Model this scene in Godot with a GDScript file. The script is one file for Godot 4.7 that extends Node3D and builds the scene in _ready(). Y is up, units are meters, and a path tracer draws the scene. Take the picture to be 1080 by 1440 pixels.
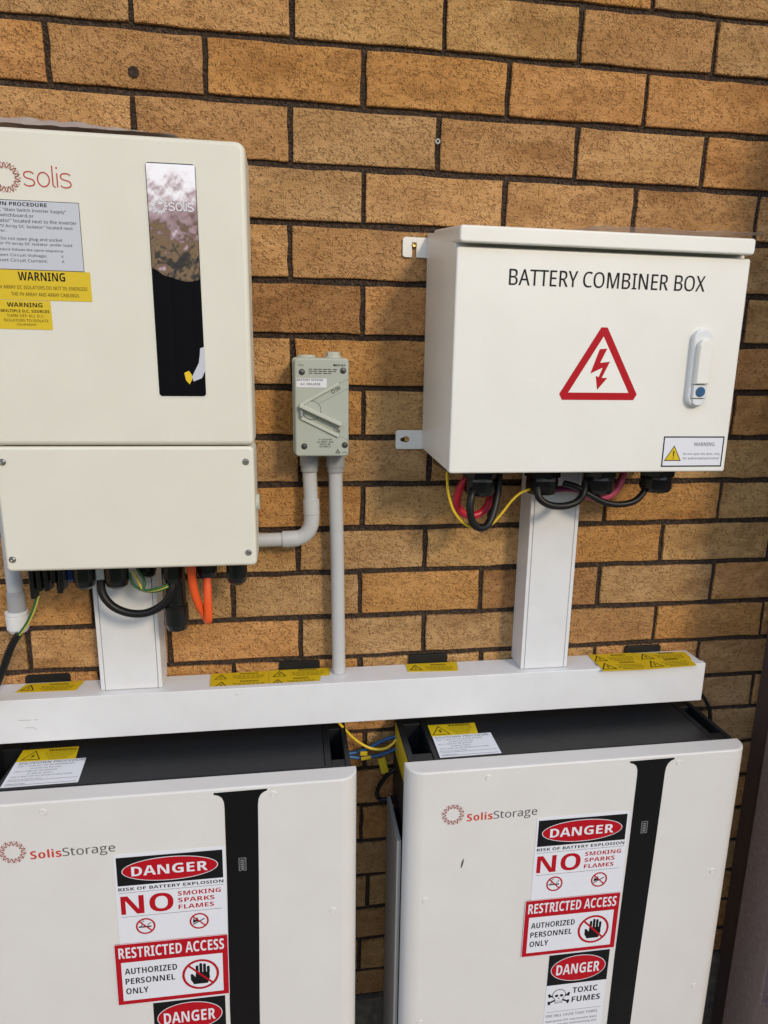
extends Node3D
# Wall coordinates: x along the brick wall, y up from the topmost full brick course, z out of the wall.
# LIFT raises everything so that the ground lies at y = 0.
const LIFT := Vector3(0, 2.3, 0)
const GROUND := -2.3

var M := {}
var rng := RandomNumberGenerator.new()
var noise := FastNoiseLite.new()
var fonts := {}


class Frame:
	var o: Vector3
	var u: Vector3
	var v: Vector3
	var n: Vector3
	func _init(o_: Vector3, u_: Vector3, v_: Vector3) -> void:
		o = o_
		u = u_
		v = v_
		n = u_.cross(v_)
	func p(x: float, y: float, z := 0.0) -> Vector3:
		return o + u * x + v * y + n * z
	func turned(x: float, y: float, deg: float) -> Frame:
		var a := deg_to_rad(deg)
		return Frame.new(p(x, y), u * cos(a) + v * sin(a), v * cos(a) - u * sin(a))


class Sh:
	var v := PackedVector3Array()
	var n := PackedVector3Array()
	var t := PackedVector2Array()
	func tri(a: Vector3, b: Vector3, c: Vector3, na: Vector3, nb: Vector3, nc: Vector3, ta := Vector2.ZERO, tb := Vector2.ZERO, tc := Vector2.ZERO) -> void:
		if (b - a).cross(c - a).dot(na + nb + nc) > 0.0:
			v.append_array([a, c, b])
			n.append_array([na, nc, nb])
			t.append_array([ta, tc, tb])
		else:
			v.append_array([a, b, c])
			n.append_array([na, nb, nc])
			t.append_array([ta, tb, tc])
	func quad(a: Vector3, b: Vector3, c: Vector3, d: Vector3, nn: Vector3) -> void:
		tri(a, b, c, nn, nn, nn)
		tri(a, c, d, nn, nn, nn)
	func flat_quad(a: Vector3, b: Vector3, c: Vector3, d: Vector3, away: Vector3) -> void:
		var nn := (c - a).cross(d - b).normalized()
		if nn.dot((a + b + c + d) / 4.0 - away) < 0.0:
			nn = -nn
		quad(a, b, c, d, nn)
	func loft(pa: PackedVector3Array, na: PackedVector3Array, pb: PackedVector3Array, nb: PackedVector3Array) -> void:
		var k := pa.size()
		for i in k:
			var j := (i + 1) % k
			tri(pa[i], pa[j], pb[j], na[i], na[j], nb[j])
			tri(pa[i], pb[j], pb[i], na[i], nb[j], nb[i])
	func fan(p: PackedVector3Array, nn: Vector3) -> void:
		var c := Vector3.ZERO
		for q in p:
			c += q
		c /= p.size()
		for i in p.size():
			tri(c, p[i], p[(i + 1) % p.size()], nn, nn, nn)
	func poly(f: Frame, pts: PackedVector2Array, z: float) -> void:
		var ix := Geometry2D.triangulate_polygon(pts)
		for i in range(0, ix.size(), 3):
			var a := pts[ix[i]]
			var b := pts[ix[i + 1]]
			var c := pts[ix[i + 2]]
			tri(f.p(a.x, a.y, z), f.p(b.x, b.y, z), f.p(c.x, c.y, z), f.n, f.n, f.n)
	func rect(f: Frame, x0: float, y0: float, x1: float, y1: float, z: float) -> void:
		quad(f.p(x0, y0, z), f.p(x1, y0, z), f.p(x1, y1, z), f.p(x0, y1, z), f.n)
	func band(f: Frame, pts: PackedVector2Array, w: float, z: float, closed := false) -> void:
		var k := pts.size()
		var l := PackedVector3Array()
		var r := PackedVector3Array()
		for i in k:
			var before := pts[(i - 1 + k) % k] if closed or i > 0 else pts[i]
			var after := pts[(i + 1) % k] if closed or i < k - 1 else pts[i]
			var d0 := (pts[i] - before).normalized()
			var d1 := (after - pts[i]).normalized()
			var d := (d0 + d1).normalized()
			var across := Vector2(-d.y, d.x)
			var grow := 1.0
			if d0 != Vector2.ZERO and d1 != Vector2.ZERO:
				grow = 1.0 / maxf(0.4, absf(across.dot(Vector2(-d0.y, d0.x))))
			var a := pts[i] + across * w * 0.5 * grow
			var b := pts[i] - across * w * 0.5 * grow
			l.append(f.p(a.x, a.y, z))
			r.append(f.p(b.x, b.y, z))
		for i in (k if closed else k - 1):
			var j := (i + 1) % k
			quad(l[i], l[j], r[j], r[i], f.n)
	func disc(f: Frame, x: float, y: float, rx: float, ry: float, z: float, k := 24) -> void:
		var p := PackedVector3Array()
		for i in k:
			var a := TAU * i / k
			p.append(f.p(x + rx * cos(a), y + ry * sin(a), z))
		fan(p, f.n)
	func box(a: Vector3, b: Vector3) -> void:
		for ax in 3:
			for s in 2:
				var nn := Vector3.ZERO
				nn[ax] = 1.0 if s else -1.0
				var p := []
				for q in [[0, 0], [1, 0], [1, 1], [0, 1]]:
					var c := Vector3.ZERO
					c[ax] = b[ax] if s else a[ax]
					c[(ax + 1) % 3] = b[(ax + 1) % 3] if q[0] else a[(ax + 1) % 3]
					c[(ax + 2) % 3] = b[(ax + 2) % 3] if q[1] else a[(ax + 2) % 3]
					p.append(c)
				quad(p[0], p[1], p[2], p[3], nn)
	# rounded outline: points and outward normals
	static func rr(x0: float, y0: float, x1: float, y1: float, radii: Array, k := 4) -> Array:
		var p := PackedVector2Array()
		var o := PackedVector2Array()
		var c := [[x0, y0, 1, 1, 180.0], [x1, y0, -1, 1, 270.0], [x1, y1, -1, -1, 0.0], [x0, y1, 1, -1, 90.0]]
		for i in 4:
			var r: float = radii[i % radii.size()]
			for j in k + 1:
				var a: float = deg_to_rad(c[i][4] + 90.0 * j / k)
				var d := Vector2(cos(a), sin(a))
				p.append(Vector2(c[i][0] + c[i][2] * r, c[i][1] + c[i][3] * r) + d * r)
				o.append(d)
		return [p, o]
	func rings(f: Frame, o: Array, z: float, tilt: float) -> Array:
		var p := PackedVector3Array()
		var nn := PackedVector3Array()
		for i in o[0].size():
			p.append(f.p(o[0][i].x, o[0][i].y, z))
			nn.append((f.u * o[1][i].x + f.v * o[1][i].y) * cos(tilt) + f.n * sin(tilt))
		return [p, nn]
	# a slab with a rounded outline and a rounded front edge; back: another outline at z0
	func slab(f: Frame, x0: float, y0: float, x1: float, y1: float, z0: float, z1: float, radii: Array, bev: float, k := 4, back := [], closed := true) -> void:
		var r0 := []
		for q in radii:
			r0.append(maxf(q, 0.0002))
		var b := rings(f, rr(back[0], back[1], back[2], back[3], r0, k) if back else rr(x0, y0, x1, y1, r0, k), z0, 0.0)
		if closed:
			fan(b[0], -f.n)
		var a := rings(f, rr(x0, y0, x1, y1, r0, k), z1 - bev, 0.0)
		loft(b[0], b[1], a[0], a[1])
		var last := a
		var steps := 3 if bev > 0.0011 else 1
		if bev > 0.0:
			for s in range(1, steps + 1):
				var w := 0.5 * PI * s / steps
				var d := bev * (1.0 - cos(w))
				var r1 := []
				for q in r0:
					r1.append(maxf(q - d, 0.0001))
				var now := rings(f, rr(x0 + d, y0 + d, x1 - d, y1 - d, r1, k), z1 - bev * (1.0 - sin(w)), w)
				loft(last[0], last[1], now[0], now[1])
				last = now
		fan(last[0], f.n)
	func lathe(o: Vector3, axis: Vector3, prof: Array, k := 16, facets := false, phase := 0.0) -> void:
		var side := axis.cross(Vector3.RIGHT if absf(axis.x) < 0.8 else Vector3.UP).normalized()
		var up := side.cross(axis).normalized()
		for s in prof.size() - 1:
			var a: Vector2 = prof[s]
			var b: Vector2 = prof[s + 1]
			var slope := Vector2(b.y - a.y, a.x - b.x).normalized()
			for i in k:
				var q := []
				var m := []
				for j in [i, i + 1]:
					var w: float = TAU * (j + phase) / k
					var wn: float = TAU * (i + 0.5 + phase) / k if facets else w
					var d := side * cos(w) + up * sin(w)
					var dn := side * cos(wn) + up * sin(wn)
					q.append_array([o + d * a.x + axis * a.y, o + d * b.x + axis * b.y])
					m.append((dn * slope.x + axis * slope.y).normalized())
				tri(q[0], q[2], q[3], m[0], m[1], m[1])
				tri(q[0], q[3], q[1], m[0], m[1], m[0])
	func tube(path: PackedVector3Array, r: float, k := 10) -> void:
		var side := Vector3.ZERO
		var last := []
		for i in path.size():
			var d := (path[mini(i + 1, path.size() - 1)] - path[maxi(i - 1, 0)]).normalized()
			if side == Vector3.ZERO:
				side = d.cross(Vector3.UP if absf(d.y) < 0.9 else Vector3.RIGHT)
			side = (side - d * side.dot(d)).normalized()
			var up := d.cross(side)
			var p := PackedVector3Array()
			var nn := PackedVector3Array()
			for j in k:
				var w := TAU * j / k
				nn.append(side * cos(w) + up * sin(w))
				p.append(path[i] + nn[j] * r)
			if i:
				loft(last[0], last[1], p, nn)
			else:
				fan(p, -d)
			if i == path.size() - 1:
				fan(p, d)
			last = [p, nn]
	func mesh(tangents := false) -> ArrayMesh:
		var a := []
		a.resize(Mesh.ARRAY_MAX)
		a[Mesh.ARRAY_VERTEX] = v
		a[Mesh.ARRAY_NORMAL] = n
		a[Mesh.ARRAY_TEX_UV] = t
		if tangents:
			var g := PackedFloat32Array()
			for i in v.size():
				g.append_array([1.0, 0.0, 0.0, -1.0])
			a[Mesh.ARRAY_TANGENT] = g
		var m := ArrayMesh.new()
		m.add_surface_from_arrays(Mesh.PRIMITIVE_TRIANGLES, a)
		return m


var FRONT := Frame.new(Vector3.ZERO, Vector3.RIGHT, Vector3.UP)
var TOP := Frame.new(Vector3.ZERO, Vector3.RIGHT, Vector3.FORWARD)          # (x, -z) with height y
var LEFT := Frame.new(Vector3.ZERO, Vector3.BACK, Vector3.UP)               # (z, y), facing -x


func numbered(called: String, parent: Node) -> String:
	if not parent.has_node(called):
		return called
	var k := 1
	while parent.has_node("%s_%03d" % [called, k]):
		k += 1
	return "%s_%03d" % [called, k]


func tag(o: Node, label: String, category: String, group := "") -> void:
	o.set_meta("label", label)
	o.set_meta("category", category)
	if group:
		o.set_meta("group", group)


func thing(called: String, label: String, category: String, at: Vector3, group := "") -> Node3D:
	var o := Node3D.new()
	o.name = numbered(called, self)
	add_child(o, true)
	o.position = at + LIFT
	tag(o, label, category, group)
	return o


# a part: its shape is given in wall coordinates
func part(called: String, s: Sh, m: Material, parent: Node3D, tangents := false) -> MeshInstance3D:
	var o := MeshInstance3D.new()
	o.name = numbered(called, parent)
	o.mesh = s.mesh(tangents)
	o.material_override = m
	parent.add_child(o, true)
	if parent.get_parent() == self:
		o.position = LIFT - parent.position
	return o


# a thing that is one mesh
func solo(called: String, s: Sh, m: Material, label: String, category: String, group := "") -> MeshInstance3D:
	var lo := s.v[0]
	var hi := s.v[0]
	for q in s.v:
		lo = lo.min(q)
		hi = hi.max(q)
	var at := Vector3((lo.x + hi.x) * 0.5, lo.y, (lo.z + hi.z) * 0.5)
	for i in s.v.size():
		s.v[i] -= at
	var o := MeshInstance3D.new()
	o.name = numbered(called, self)
	o.mesh = s.mesh()
	o.material_override = m
	add_child(o, true)
	o.position = at + LIFT
	tag(o, label, category, group)
	return o


func struct(called: String, s: Sh, m: Material) -> MeshInstance3D:
	var o := solo(called, s, m, called.replace("_", " "), "ground")
	o.remove_meta("category")
	o.remove_meta("label")
	o.set_meta("kind", "structure")
	return o


func lin(r: float, g: float, b: float) -> Color:
	return Color(r, g, b).linear_to_srgb()


func mat(c: Color, rough: float, spec := 0.5, metal := 0.0) -> StandardMaterial3D:
	var m := StandardMaterial3D.new()
	m.albedo_color = c
	m.roughness = rough
	m.metallic_specular = spec
	m.metallic = metal
	return m


# slight mottling and uneven gloss, so that no paint is perfectly even
func worn(m: StandardMaterial3D, colour: Texture2D, gloss: Texture2D, scale: float) -> StandardMaterial3D:
	m.albedo_texture = colour
	m.roughness_texture = gloss
	m.uv1_triplanar = true
	m.uv1_world_triplanar = true
	m.uv1_scale = Vector3.ONE * scale
	return m


func ramp_noise(size: int, freq: float, octaves: int, stops: Array, seed_: int, kind := FastNoiseLite.TYPE_SIMPLEX_SMOOTH) -> NoiseTexture2D:
	var t := NoiseTexture2D.new()
	var f := FastNoiseLite.new()
	f.noise_type = kind
	f.seed = seed_
	f.frequency = freq
	f.fractal_octaves = octaves
	t.noise = f
	t.width = size
	t.height = size
	t.seamless = true
	var g := Gradient.new()
	g.offsets = PackedFloat32Array(stops.map(func(s): return s[0]))
	g.colors = PackedColorArray(stops.map(func(s): return s[1]))
	t.color_ramp = g
	return t


func smooth(pts: Array, sub := 6) -> PackedVector3Array:
	var out := PackedVector3Array()
	for i in pts.size() - 1:
		var a: Vector3 = pts[maxi(i - 1, 0)]
		var b: Vector3 = pts[i]
		var c: Vector3 = pts[i + 1]
		var d: Vector3 = pts[mini(i + 2, pts.size() - 1)]
		for k in sub:
			out.append(b.cubic_interpolate(c, a, d, float(k) / sub))
	out.append(pts[-1])
	return out


func smooth2(pts: Array, sub := 5) -> PackedVector2Array:
	var out := PackedVector2Array()
	for i in pts.size() - 1:
		var a: Vector2 = pts[maxi(i - 1, 0)]
		var d: Vector2 = pts[mini(i + 2, pts.size() - 1)]
		for k in sub:
			out.append(pts[i].cubic_interpolate(pts[i + 1], a, d, float(k) / sub))
	out.append(pts[-1])
	return out


# lettering fitted to the rectangle x0..x1, y0..y1 of a frame
func txt(s: Sh, f: Frame, words: String, x0: float, y0: float, x1: float, y1: float, z: float, bold := false, step := 3.0) -> void:
	var key := "bold" if bold else "plain"
	if not fonts.has(key):
		var sf := SystemFont.new()
		sf.font_names = PackedStringArray(["Droid Sans"])
		sf.font_weight = 700 if bold else 400
		fonts[key] = sf
	var tm := TextMesh.new()
	tm.text = words
	tm.font = fonts[key]
	tm.font_size = 64
	tm.pixel_size = 0.01
	tm.curve_step = step
	tm.depth = 0.01
	var a := tm.surface_get_arrays(0)
	var vs: PackedVector3Array = a[Mesh.ARRAY_VERTEX]
	var ns: PackedVector3Array = a[Mesh.ARRAY_NORMAL]
	var ix: PackedInt32Array = a[Mesh.ARRAY_INDEX] if a[Mesh.ARRAY_INDEX] != null else PackedInt32Array(range(vs.size()))
	var lo := Vector3.INF
	var hi := -Vector3.INF
	for q in vs:
		lo = lo.min(q)
		hi = hi.max(q)
	var sx := (x1 - x0) / (hi.x - lo.x)
	var sy := (y1 - y0) / (hi.y - lo.y)
	for i in range(0, ix.size(), 3):
		if ns[ix[i]].z < 0.5:
			continue
		var p := []
		for j in 3:
			var q := vs[ix[i + j]]
			p.append(f.p(x0 + (q.x - lo.x) * sx, y0 + (q.y - lo.y) * sy, z))
		s.tri(p[0], p[1], p[2], f.n, f.n, f.n)


func sun_ring(s: Sh, f: Frame, x: float, y: float, r: float, w: float, z: float, turn: float) -> void:
	var p := PackedVector2Array()
	for i in 120:
		var a := TAU * i / 120.0
		var saw := pow(absf(fposmod(i / 8.5714 + turn, 1.0) * 2.0 - 1.0), 1.3)
		p.append(Vector2(x, y) + Vector2(cos(a), sin(a)) * r * (0.60 + 0.40 * saw))
	s.band(f, p, w, z, true)


# thin rounded lettering of the word on the inverter, drawn as strokes
func solis_word(s: Sh, f: Frame, x0: float, y0: float, h: float, w: float, z: float) -> void:
	var es := [Vector2(0.74, 0.86), Vector2(0.6, 0.97), Vector2(0.38, 1.0), Vector2(0.14, 0.95), Vector2(0.04, 0.77), Vector2(0.13, 0.6), Vector2(0.38, 0.52), Vector2(0.64, 0.44), Vector2(0.76, 0.26), Vector2(0.68, 0.08), Vector2(0.42, 0.0), Vector2(0.16, 0.03), Vector2(0.0, 0.15)]
	for at in [0.0, 2.62]:
		var p := PackedVector2Array()
		for q in smooth2(es):
			p.append(Vector2(x0 + (q.x + at) * h, y0 + q.y * h))
		s.band(f, p, w, z)
	var ring := PackedVector2Array()
	for i in 28:
		var a := TAU * i / 28.0
		ring.append(Vector2(x0 + (1.42 + 0.42 * cos(a)) * h, y0 + (0.5 + 0.5 * sin(a)) * h))
	s.band(f, ring, w, z, true)
	var el := PackedVector2Array()
	for q in smooth2([Vector2(2.08, 1.5), Vector2(2.08, 0.3), Vector2(2.11, 0.08), Vector2(2.26, 0.0)]):
		el.append(Vector2(x0 + q.x * h, y0 + q.y * h))
	s.band(f, el, w, z)
	s.band(f, PackedVector2Array([Vector2(x0 + 2.4 * h, y0 + h), Vector2(x0 + 2.4 * h, y0)]), w, z)
	s.disc(f, x0 + 2.4 * h, y0 + 1.36 * h, w * 0.75, w * 0.75, z, 10)


func _ready() -> void:
	rng.seed = 7
	# ---------------------------------------------------------------- camera, sky, sun, exposure
	var cam := Camera3D.new()
	cam.name = "camera"
	cam.transform = Transform3D(Basis(Vector3(0.989768, 0.014554, 0.141943), Vector3(0.016003, 0.977186, -0.211784), Vector3(-0.141787, 0.211888, 0.966954)), Vector3(0.23112, -0.58292, 1.13139) + LIFT)
	cam.fov = 77.3196
	cam.near = 0.02
	cam.far = 600.0
	add_child(cam)
	cam.current = true
	var env := Environment.new()
	env.background_mode = Environment.BG_SKY
	var sky_mat := ProceduralSkyMaterial.new()
	sky_mat.sky_top_color = Color(0.60, 0.68, 0.80)
	sky_mat.sky_horizon_color = Color(1.0, 0.95, 0.86)
	sky_mat.sky_curve = 0.16
	sky_mat.ground_bottom_color = Color(0.30, 0.26, 0.2)
	sky_mat.ground_horizon_color = Color(0.6, 0.6, 0.58)
	sky_mat.sky_energy_multiplier = 1.2
	sky_mat.sun_angle_max = 12.0
	var sky := Sky.new()
	sky.sky_material = sky_mat
	env.sky = sky
	env.tonemap_mode = Environment.TONE_MAPPER_LINEAR
	env.tonemap_exposure = 1.92
	env.sdfgi_enabled = true
	env.ssao_enabled = true
	env.ssil_enabled = true
	var we := WorldEnvironment.new()
	we.name = "sky"
	we.environment = env
	add_child(we)
	var sun := DirectionalLight3D.new()
	sun.name = "sun"
	sun.light_color = Color(1.0, 0.93, 0.82)
	sun.light_energy = 0.3
	sun.light_angular_distance = 10.0
	sun.shadow_enabled = true
	add_child(sun)
	sun.look_at_from_position(Vector3(0.376, 0.454, 0.807), Vector3.ZERO)

	materials()
	setting()
	brick_wall()
	door()
	inverter()
	combiner()
	isolator()
	trunking()
	battery(0.0, true)
	battery(-0.711, false)
	small_things()


func brick_images() -> Array:
	var w := 1024
	var h := 512
	var f := FastNoiseLite.new()
	f.noise_type = FastNoiseLite.TYPE_SIMPLEX_SMOOTH
	f.seed = 11
	f.frequency = 1.0
	f.fractal_type = FastNoiseLite.FRACTAL_NONE
	var g := FastNoiseLite.new()
	g.noise_type = FastNoiseLite.TYPE_SIMPLEX
	g.seed = 23
	g.frequency = 1.0
	g.fractal_octaves = 3
	var colour := Image.create(w, h, false, Image.FORMAT_RGB8)
	var height := Image.create(w, h, false, Image.FORMAT_RGB8)
	for y in h:
		for x in w:
			# one texel is a little under a millimetre; cracks run along the brick like bark
			var wx := x + 6.0 * f.get_noise_2d(x * 0.02, y * 0.035)
			var wy := y + 5.5 * f.get_noise_2d(x * 0.018 + 90.0, y * 0.03) + 1.6 * f.get_noise_2d(x * 0.12 + 40.0, y * 0.12)
			var a := absf(f.get_noise_2d(wx * 0.021, wy * 0.105 + 300.0))
			var b := absf(f.get_noise_2d(wx * 0.065 + 500.0, wy * 0.2))
			var patch := g.get_noise_2d(x * 0.006, y * 0.012)
			var grain := g.get_noise_2d(x * 0.31, y * 0.31)
			var pits := g.get_noise_2d(x * 0.075 + 200.0, y * 0.085)
			var deep := (1.0 - smoothstep(0.02, 0.13, a)) * smoothstep(-0.5, 0.1, f.get_noise_2d(x * 0.014, y * 0.03 + 77.0))
			var fine := (1.0 - smoothstep(0.02, 0.2, b)) * 0.75 * smoothstep(-0.3, 0.25, f.get_noise_2d(x * 0.03 + 33.0, y * 0.05))
			var pit := smoothstep(0.5, 0.66, pits)
			var cut := clampf(maxf(maxf(deep * 0.72, fine), pit * 0.9), 0.0, 1.0)
			var up := 0.62 + 0.26 * grain + 0.14 * f.get_noise_2d(wx * 0.05 + 20.0, wy * 0.12) - 0.5 * cut
			height.set_pixel(x, y, Color(up, up, up))
			var stain := smoothstep(0.15, 0.6, g.get_noise_2d(x * 0.0035 + 700.0, y * 0.007))
			var c := Color(0.775, 0.595, 0.385).lerp(Color(0.845, 0.665, 0.455), clampf(0.5 + patch, 0.0, 1.0))
			c = c.lerp(Color(0.705, 0.515, 0.32), clampf(0.35 + 0.8 * grain, 0.0, 1.0) * 0.85)
			c = c.lerp(Color(0.47, 0.315, 0.175), cut * 0.6)
			c = c.lerp(Color(c.r * 0.90, c.g * 0.88, c.b * 0.86), stain)
			if grain > 0.52:
				c = c.lerp(Color(0.86, 0.72, 0.52), 0.5)
			colour.set_pixel(x, y, c)
	return [ImageTexture.create_from_image(colour), height]


func materials() -> void:
	var mottle := ramp_noise(512, 0.008, 5, [[0.0, Color(0.98, 0.978, 0.974)], [0.5, Color(0.99, 0.99, 0.988)], [1.0, Color(1, 1, 1)]], 3)
	var gloss := ramp_noise(512, 0.02, 4, [[0.0, Color(0.88, 0.88, 0.88)], [1.0, Color(1, 1, 1)]], 5)
	var dust := ramp_noise(512, 0.012, 6, [[0.0, Color(0.975, 0.972, 0.968)], [0.4, Color(0.99, 0.99, 0.988)], [1.0, Color(1, 1, 1)]], 8)
	M.cream = worn(mat(lin(0.72, 0.685, 0.57), 0.42), mottle, gloss, 1.7)
	M.white_paint = worn(mat(lin(0.80, 0.775, 0.70), 0.38), mottle, gloss, 1.9)
	M.white_print = mat(lin(0.80, 0.775, 0.70), 0.4)
	M.battery_white = worn(mat(lin(0.70, 0.668, 0.62), 0.46), mottle, gloss, 1.6)
	M.pvc_white = worn(mat(lin(0.75, 0.745, 0.735), 0.4), dust, gloss, 2.3)
	M.pvc_grey = worn(mat(lin(0.53, 0.53, 0.52), 0.36), dust, gloss, 6.0)
	M.fitting_grey = worn(mat(lin(0.33, 0.335, 0.345), 0.36), dust, gloss, 6.0)
	M.switch_grey = worn(mat(lin(0.43, 0.455, 0.385), 0.42), mottle, gloss, 5.0)
	M.switch_bar = mat(lin(0.50, 0.52, 0.44), 0.4)
	M.black = mat(lin(0.008, 0.008, 0.0085), 0.24, 0.5)
	M.rubber = mat(lin(0.008, 0.008, 0.008), 0.42, 0.4)
	M.casing = worn(mat(lin(0.015, 0.0155, 0.017), 0.45, 0.4), dust, gloss, 2.0)
	M.casing_edge = mat(lin(0.011, 0.0115, 0.0125), 0.42, 0.38)
	M.stripe = worn(mat(lin(0.006, 0.0053, 0.005), 0.4, 0.3), dust, gloss, 3.0)
	M.glass_black = mat(lin(0.004, 0.004, 0.005), 0.02, 0.6)
	M.mirror_film = mat(lin(0.8, 0.8, 0.82), 0.085, 0.5, 0.4)
	M.mirror_film.albedo_color = lin(0.62, 0.57, 0.53)
	M.mirror_film.metallic = 1.0
	M.panel_grey = mat(lin(0.28, 0.27, 0.25), 0.5)
	M.label_white = mat(lin(0.72, 0.72, 0.74), 0.45)
	M.label_grey = mat(lin(0.52, 0.53, 0.56), 0.45)
	M.label_yellow = mat(lin(0.66, 0.46, 0.01), 0.42)
	M.ink = mat(lin(0.007, 0.007, 0.007), 0.55, 0.3)
	M.ink_red = mat(lin(0.42, 0.005, 0.012), 0.55, 0.3)
	M.logo_red = mat(lin(0.45, 0.045, 0.03), 0.5)
	M.logo_dark = mat(lin(0.24, 0.02, 0.016), 0.5)
	M.ink_grey = mat(lin(0.07, 0.07, 0.075), 0.5)
	M.ink_silver = mat(lin(0.2, 0.2, 0.2), 0.4)
	M.edge_grey = mat(lin(0.2, 0.2, 0.18), 0.6)
	M.dark_steel = mat(lin(0.16, 0.155, 0.14), 0.35, 0.5, 1.0)
	M.steel = mat(lin(0.5, 0.49, 0.47), 0.28, 0.5, 1.0)
	M.brass = mat(lin(0.62, 0.38, 0.12), 0.32, 0.5, 1.0)
	M.lock_blue = mat(lin(0.03, 0.10, 0.20), 0.3)
	M.latch_grey = mat(lin(0.70, 0.70, 0.69), 0.32)
	M.red_cable = mat(lin(0.50, 0.012, 0.03), 0.4)
	M.pink_cable = mat(lin(0.55, 0.07, 0.14), 0.4)
	M.maroon_cable = mat(lin(0.16, 0.01, 0.06), 0.4)
	M.orange_cable = mat(lin(0.80, 0.10, 0.015), 0.4)
	M.yellow_wire = mat(lin(0.75, 0.50, 0.02), 0.4)
	M.green_wire = mat(lin(0.03, 0.12, 0.035), 0.4)
	M.yellow_stripe = mat(lin(0.6, 0.5, 0.08), 0.4)
	M.blue_wire = mat(lin(0.02, 0.12, 0.30), 0.4)
	M.blue_plug = mat(lin(0.015, 0.07, 0.28), 0.4)
	var film := mat(Color(0.8, 0.76, 0.76, 0.45), 0.3)
	film.transparency = BaseMaterial3D.TRANSPARENCY_ALPHA
	film.cull_mode = BaseMaterial3D.CULL_DISABLED
	M.film = film
	M.paper = worn(mat(lin(0.44, 0.38, 0.34), 0.5), dust, gloss, 3.0)
	M.paper.backlight_enabled = true
	M.paper.backlight = Color(0.45, 0.42, 0.4)
	M.paper.cull_mode = BaseMaterial3D.CULL_DISABLED
	var brown_chip := ramp_noise(1024, 0.03, 5, [[0.0, lin(0.22, 0.155, 0.135)], [0.45, lin(0.28, 0.2, 0.175)], [0.8, lin(0.31, 0.225, 0.197)], [0.84, lin(0.45, 0.4, 0.38)], [0.88, lin(0.3, 0.22, 0.19)]], 17)
	M.door_paint = worn(mat(Color.WHITE, 0.4), brown_chip, gloss, 2.2)
	M.jamb_paint = worn(mat(lin(0.10, 0.068, 0.058), 0.55), dust, gloss, 3.0)
	M.mortar = worn(mat(Color.WHITE, 0.95), ramp_noise(512, 0.06, 5, [[0.0, lin(0.024, 0.015, 0.009)], [0.6, lin(0.062, 0.038, 0.023)], [1.0, lin(0.12, 0.08, 0.05)]], 19), gloss, 3.0)
	var grit := ramp_noise(512, 0.12, 4, [[0.0, Color.BLACK], [1.0, Color.WHITE]], 53)
	grit.as_normal_map = true
	grit.bump_strength = 9.0
	grit.color_ramp = null
	M.mortar.normal_enabled = true
	M.mortar.normal_texture = grit
	M.mortar.normal_scale = 1.2
	M.concrete = worn(mat(Color.WHITE, 0.9), ramp_noise(1024, 0.02, 6, [[0.0, lin(0.20, 0.17, 0.14)], [0.5, lin(0.30, 0.26, 0.21)], [1.0, lin(0.38, 0.33, 0.27)]], 29), gloss, 0.8)
	M.plinth = worn(mat(Color.WHITE, 0.9), ramp_noise(512, 0.03, 5, [[0.0, lin(0.09, 0.075, 0.06)], [1.0, lin(0.2, 0.17, 0.13)]], 31), gloss, 2.0)
	M.grass = worn(mat(Color.WHITE, 0.95), ramp_noise(1024, 0.05, 6, [[0.0, lin(0.05, 0.07, 0.02)], [0.5, lin(0.10, 0.12, 0.035)], [1.0, lin(0.2, 0.18, 0.07)]], 37), gloss, 0.3)
	M.soffit = worn(mat(Color.WHITE, 0.7), ramp_noise(512, 0.02, 4, [[0.0, lin(0.40, 0.30, 0.18)], [1.0, lin(0.52, 0.40, 0.25)]], 41), gloss, 1.0)
	M.fascia = mat(lin(0.45, 0.30, 0.26), 0.5)
	M.fence_paint = mat(lin(0.05, 0.045, 0.042), 0.5)
	M.house_wall = worn(mat(Color.WHITE, 0.9), ramp_noise(512, 0.04, 5, [[0.0, lin(0.58, 0.39, 0.2)], [1.0, lin(0.75, 0.55, 0.32)]], 43), gloss, 0.6)
	M.roof_tile = worn(mat(Color.WHITE, 0.8), ramp_noise(512, 0.05, 5, [[0.0, lin(0.40, 0.2, 0.17)], [1.0, lin(0.5, 0.27, 0.23)]], 47), gloss, 0.6)
	M.window_glass = mat(lin(0.02, 0.025, 0.03), 0.05)
	M.leaf = mat(lin(0.06, 0.10, 0.03), 0.6)
	M.leaf.cull_mode = BaseMaterial3D.CULL_DISABLED
	M.bark = mat(lin(0.1, 0.07, 0.05), 0.9)
	var imgs := brick_images()
	var bump: Image = imgs[1]
	var normal: Image = bump.duplicate()
	normal.bump_map_to_normal_map(5.0)
	var normal_tex := ImageTexture.create_from_image(normal)
	M.brick = []
	for k in [[1.0, 1.0, 1.0], [0.92, 0.91, 0.9], [1.0, 0.96, 0.91], [0.93, 0.95, 0.97], [0.98, 1.0, 0.98], [0.97, 0.93, 0.84], [0.85, 0.82, 0.79]]:
		var b := mat(Color(k[0], k[1], k[2]), 0.86, 0.35)
		b.albedo_texture = imgs[0]
		b.normal_enabled = true
		b.normal_texture = normal_tex
		b.normal_scale = 1.0
		M.brick.append(b)


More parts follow.
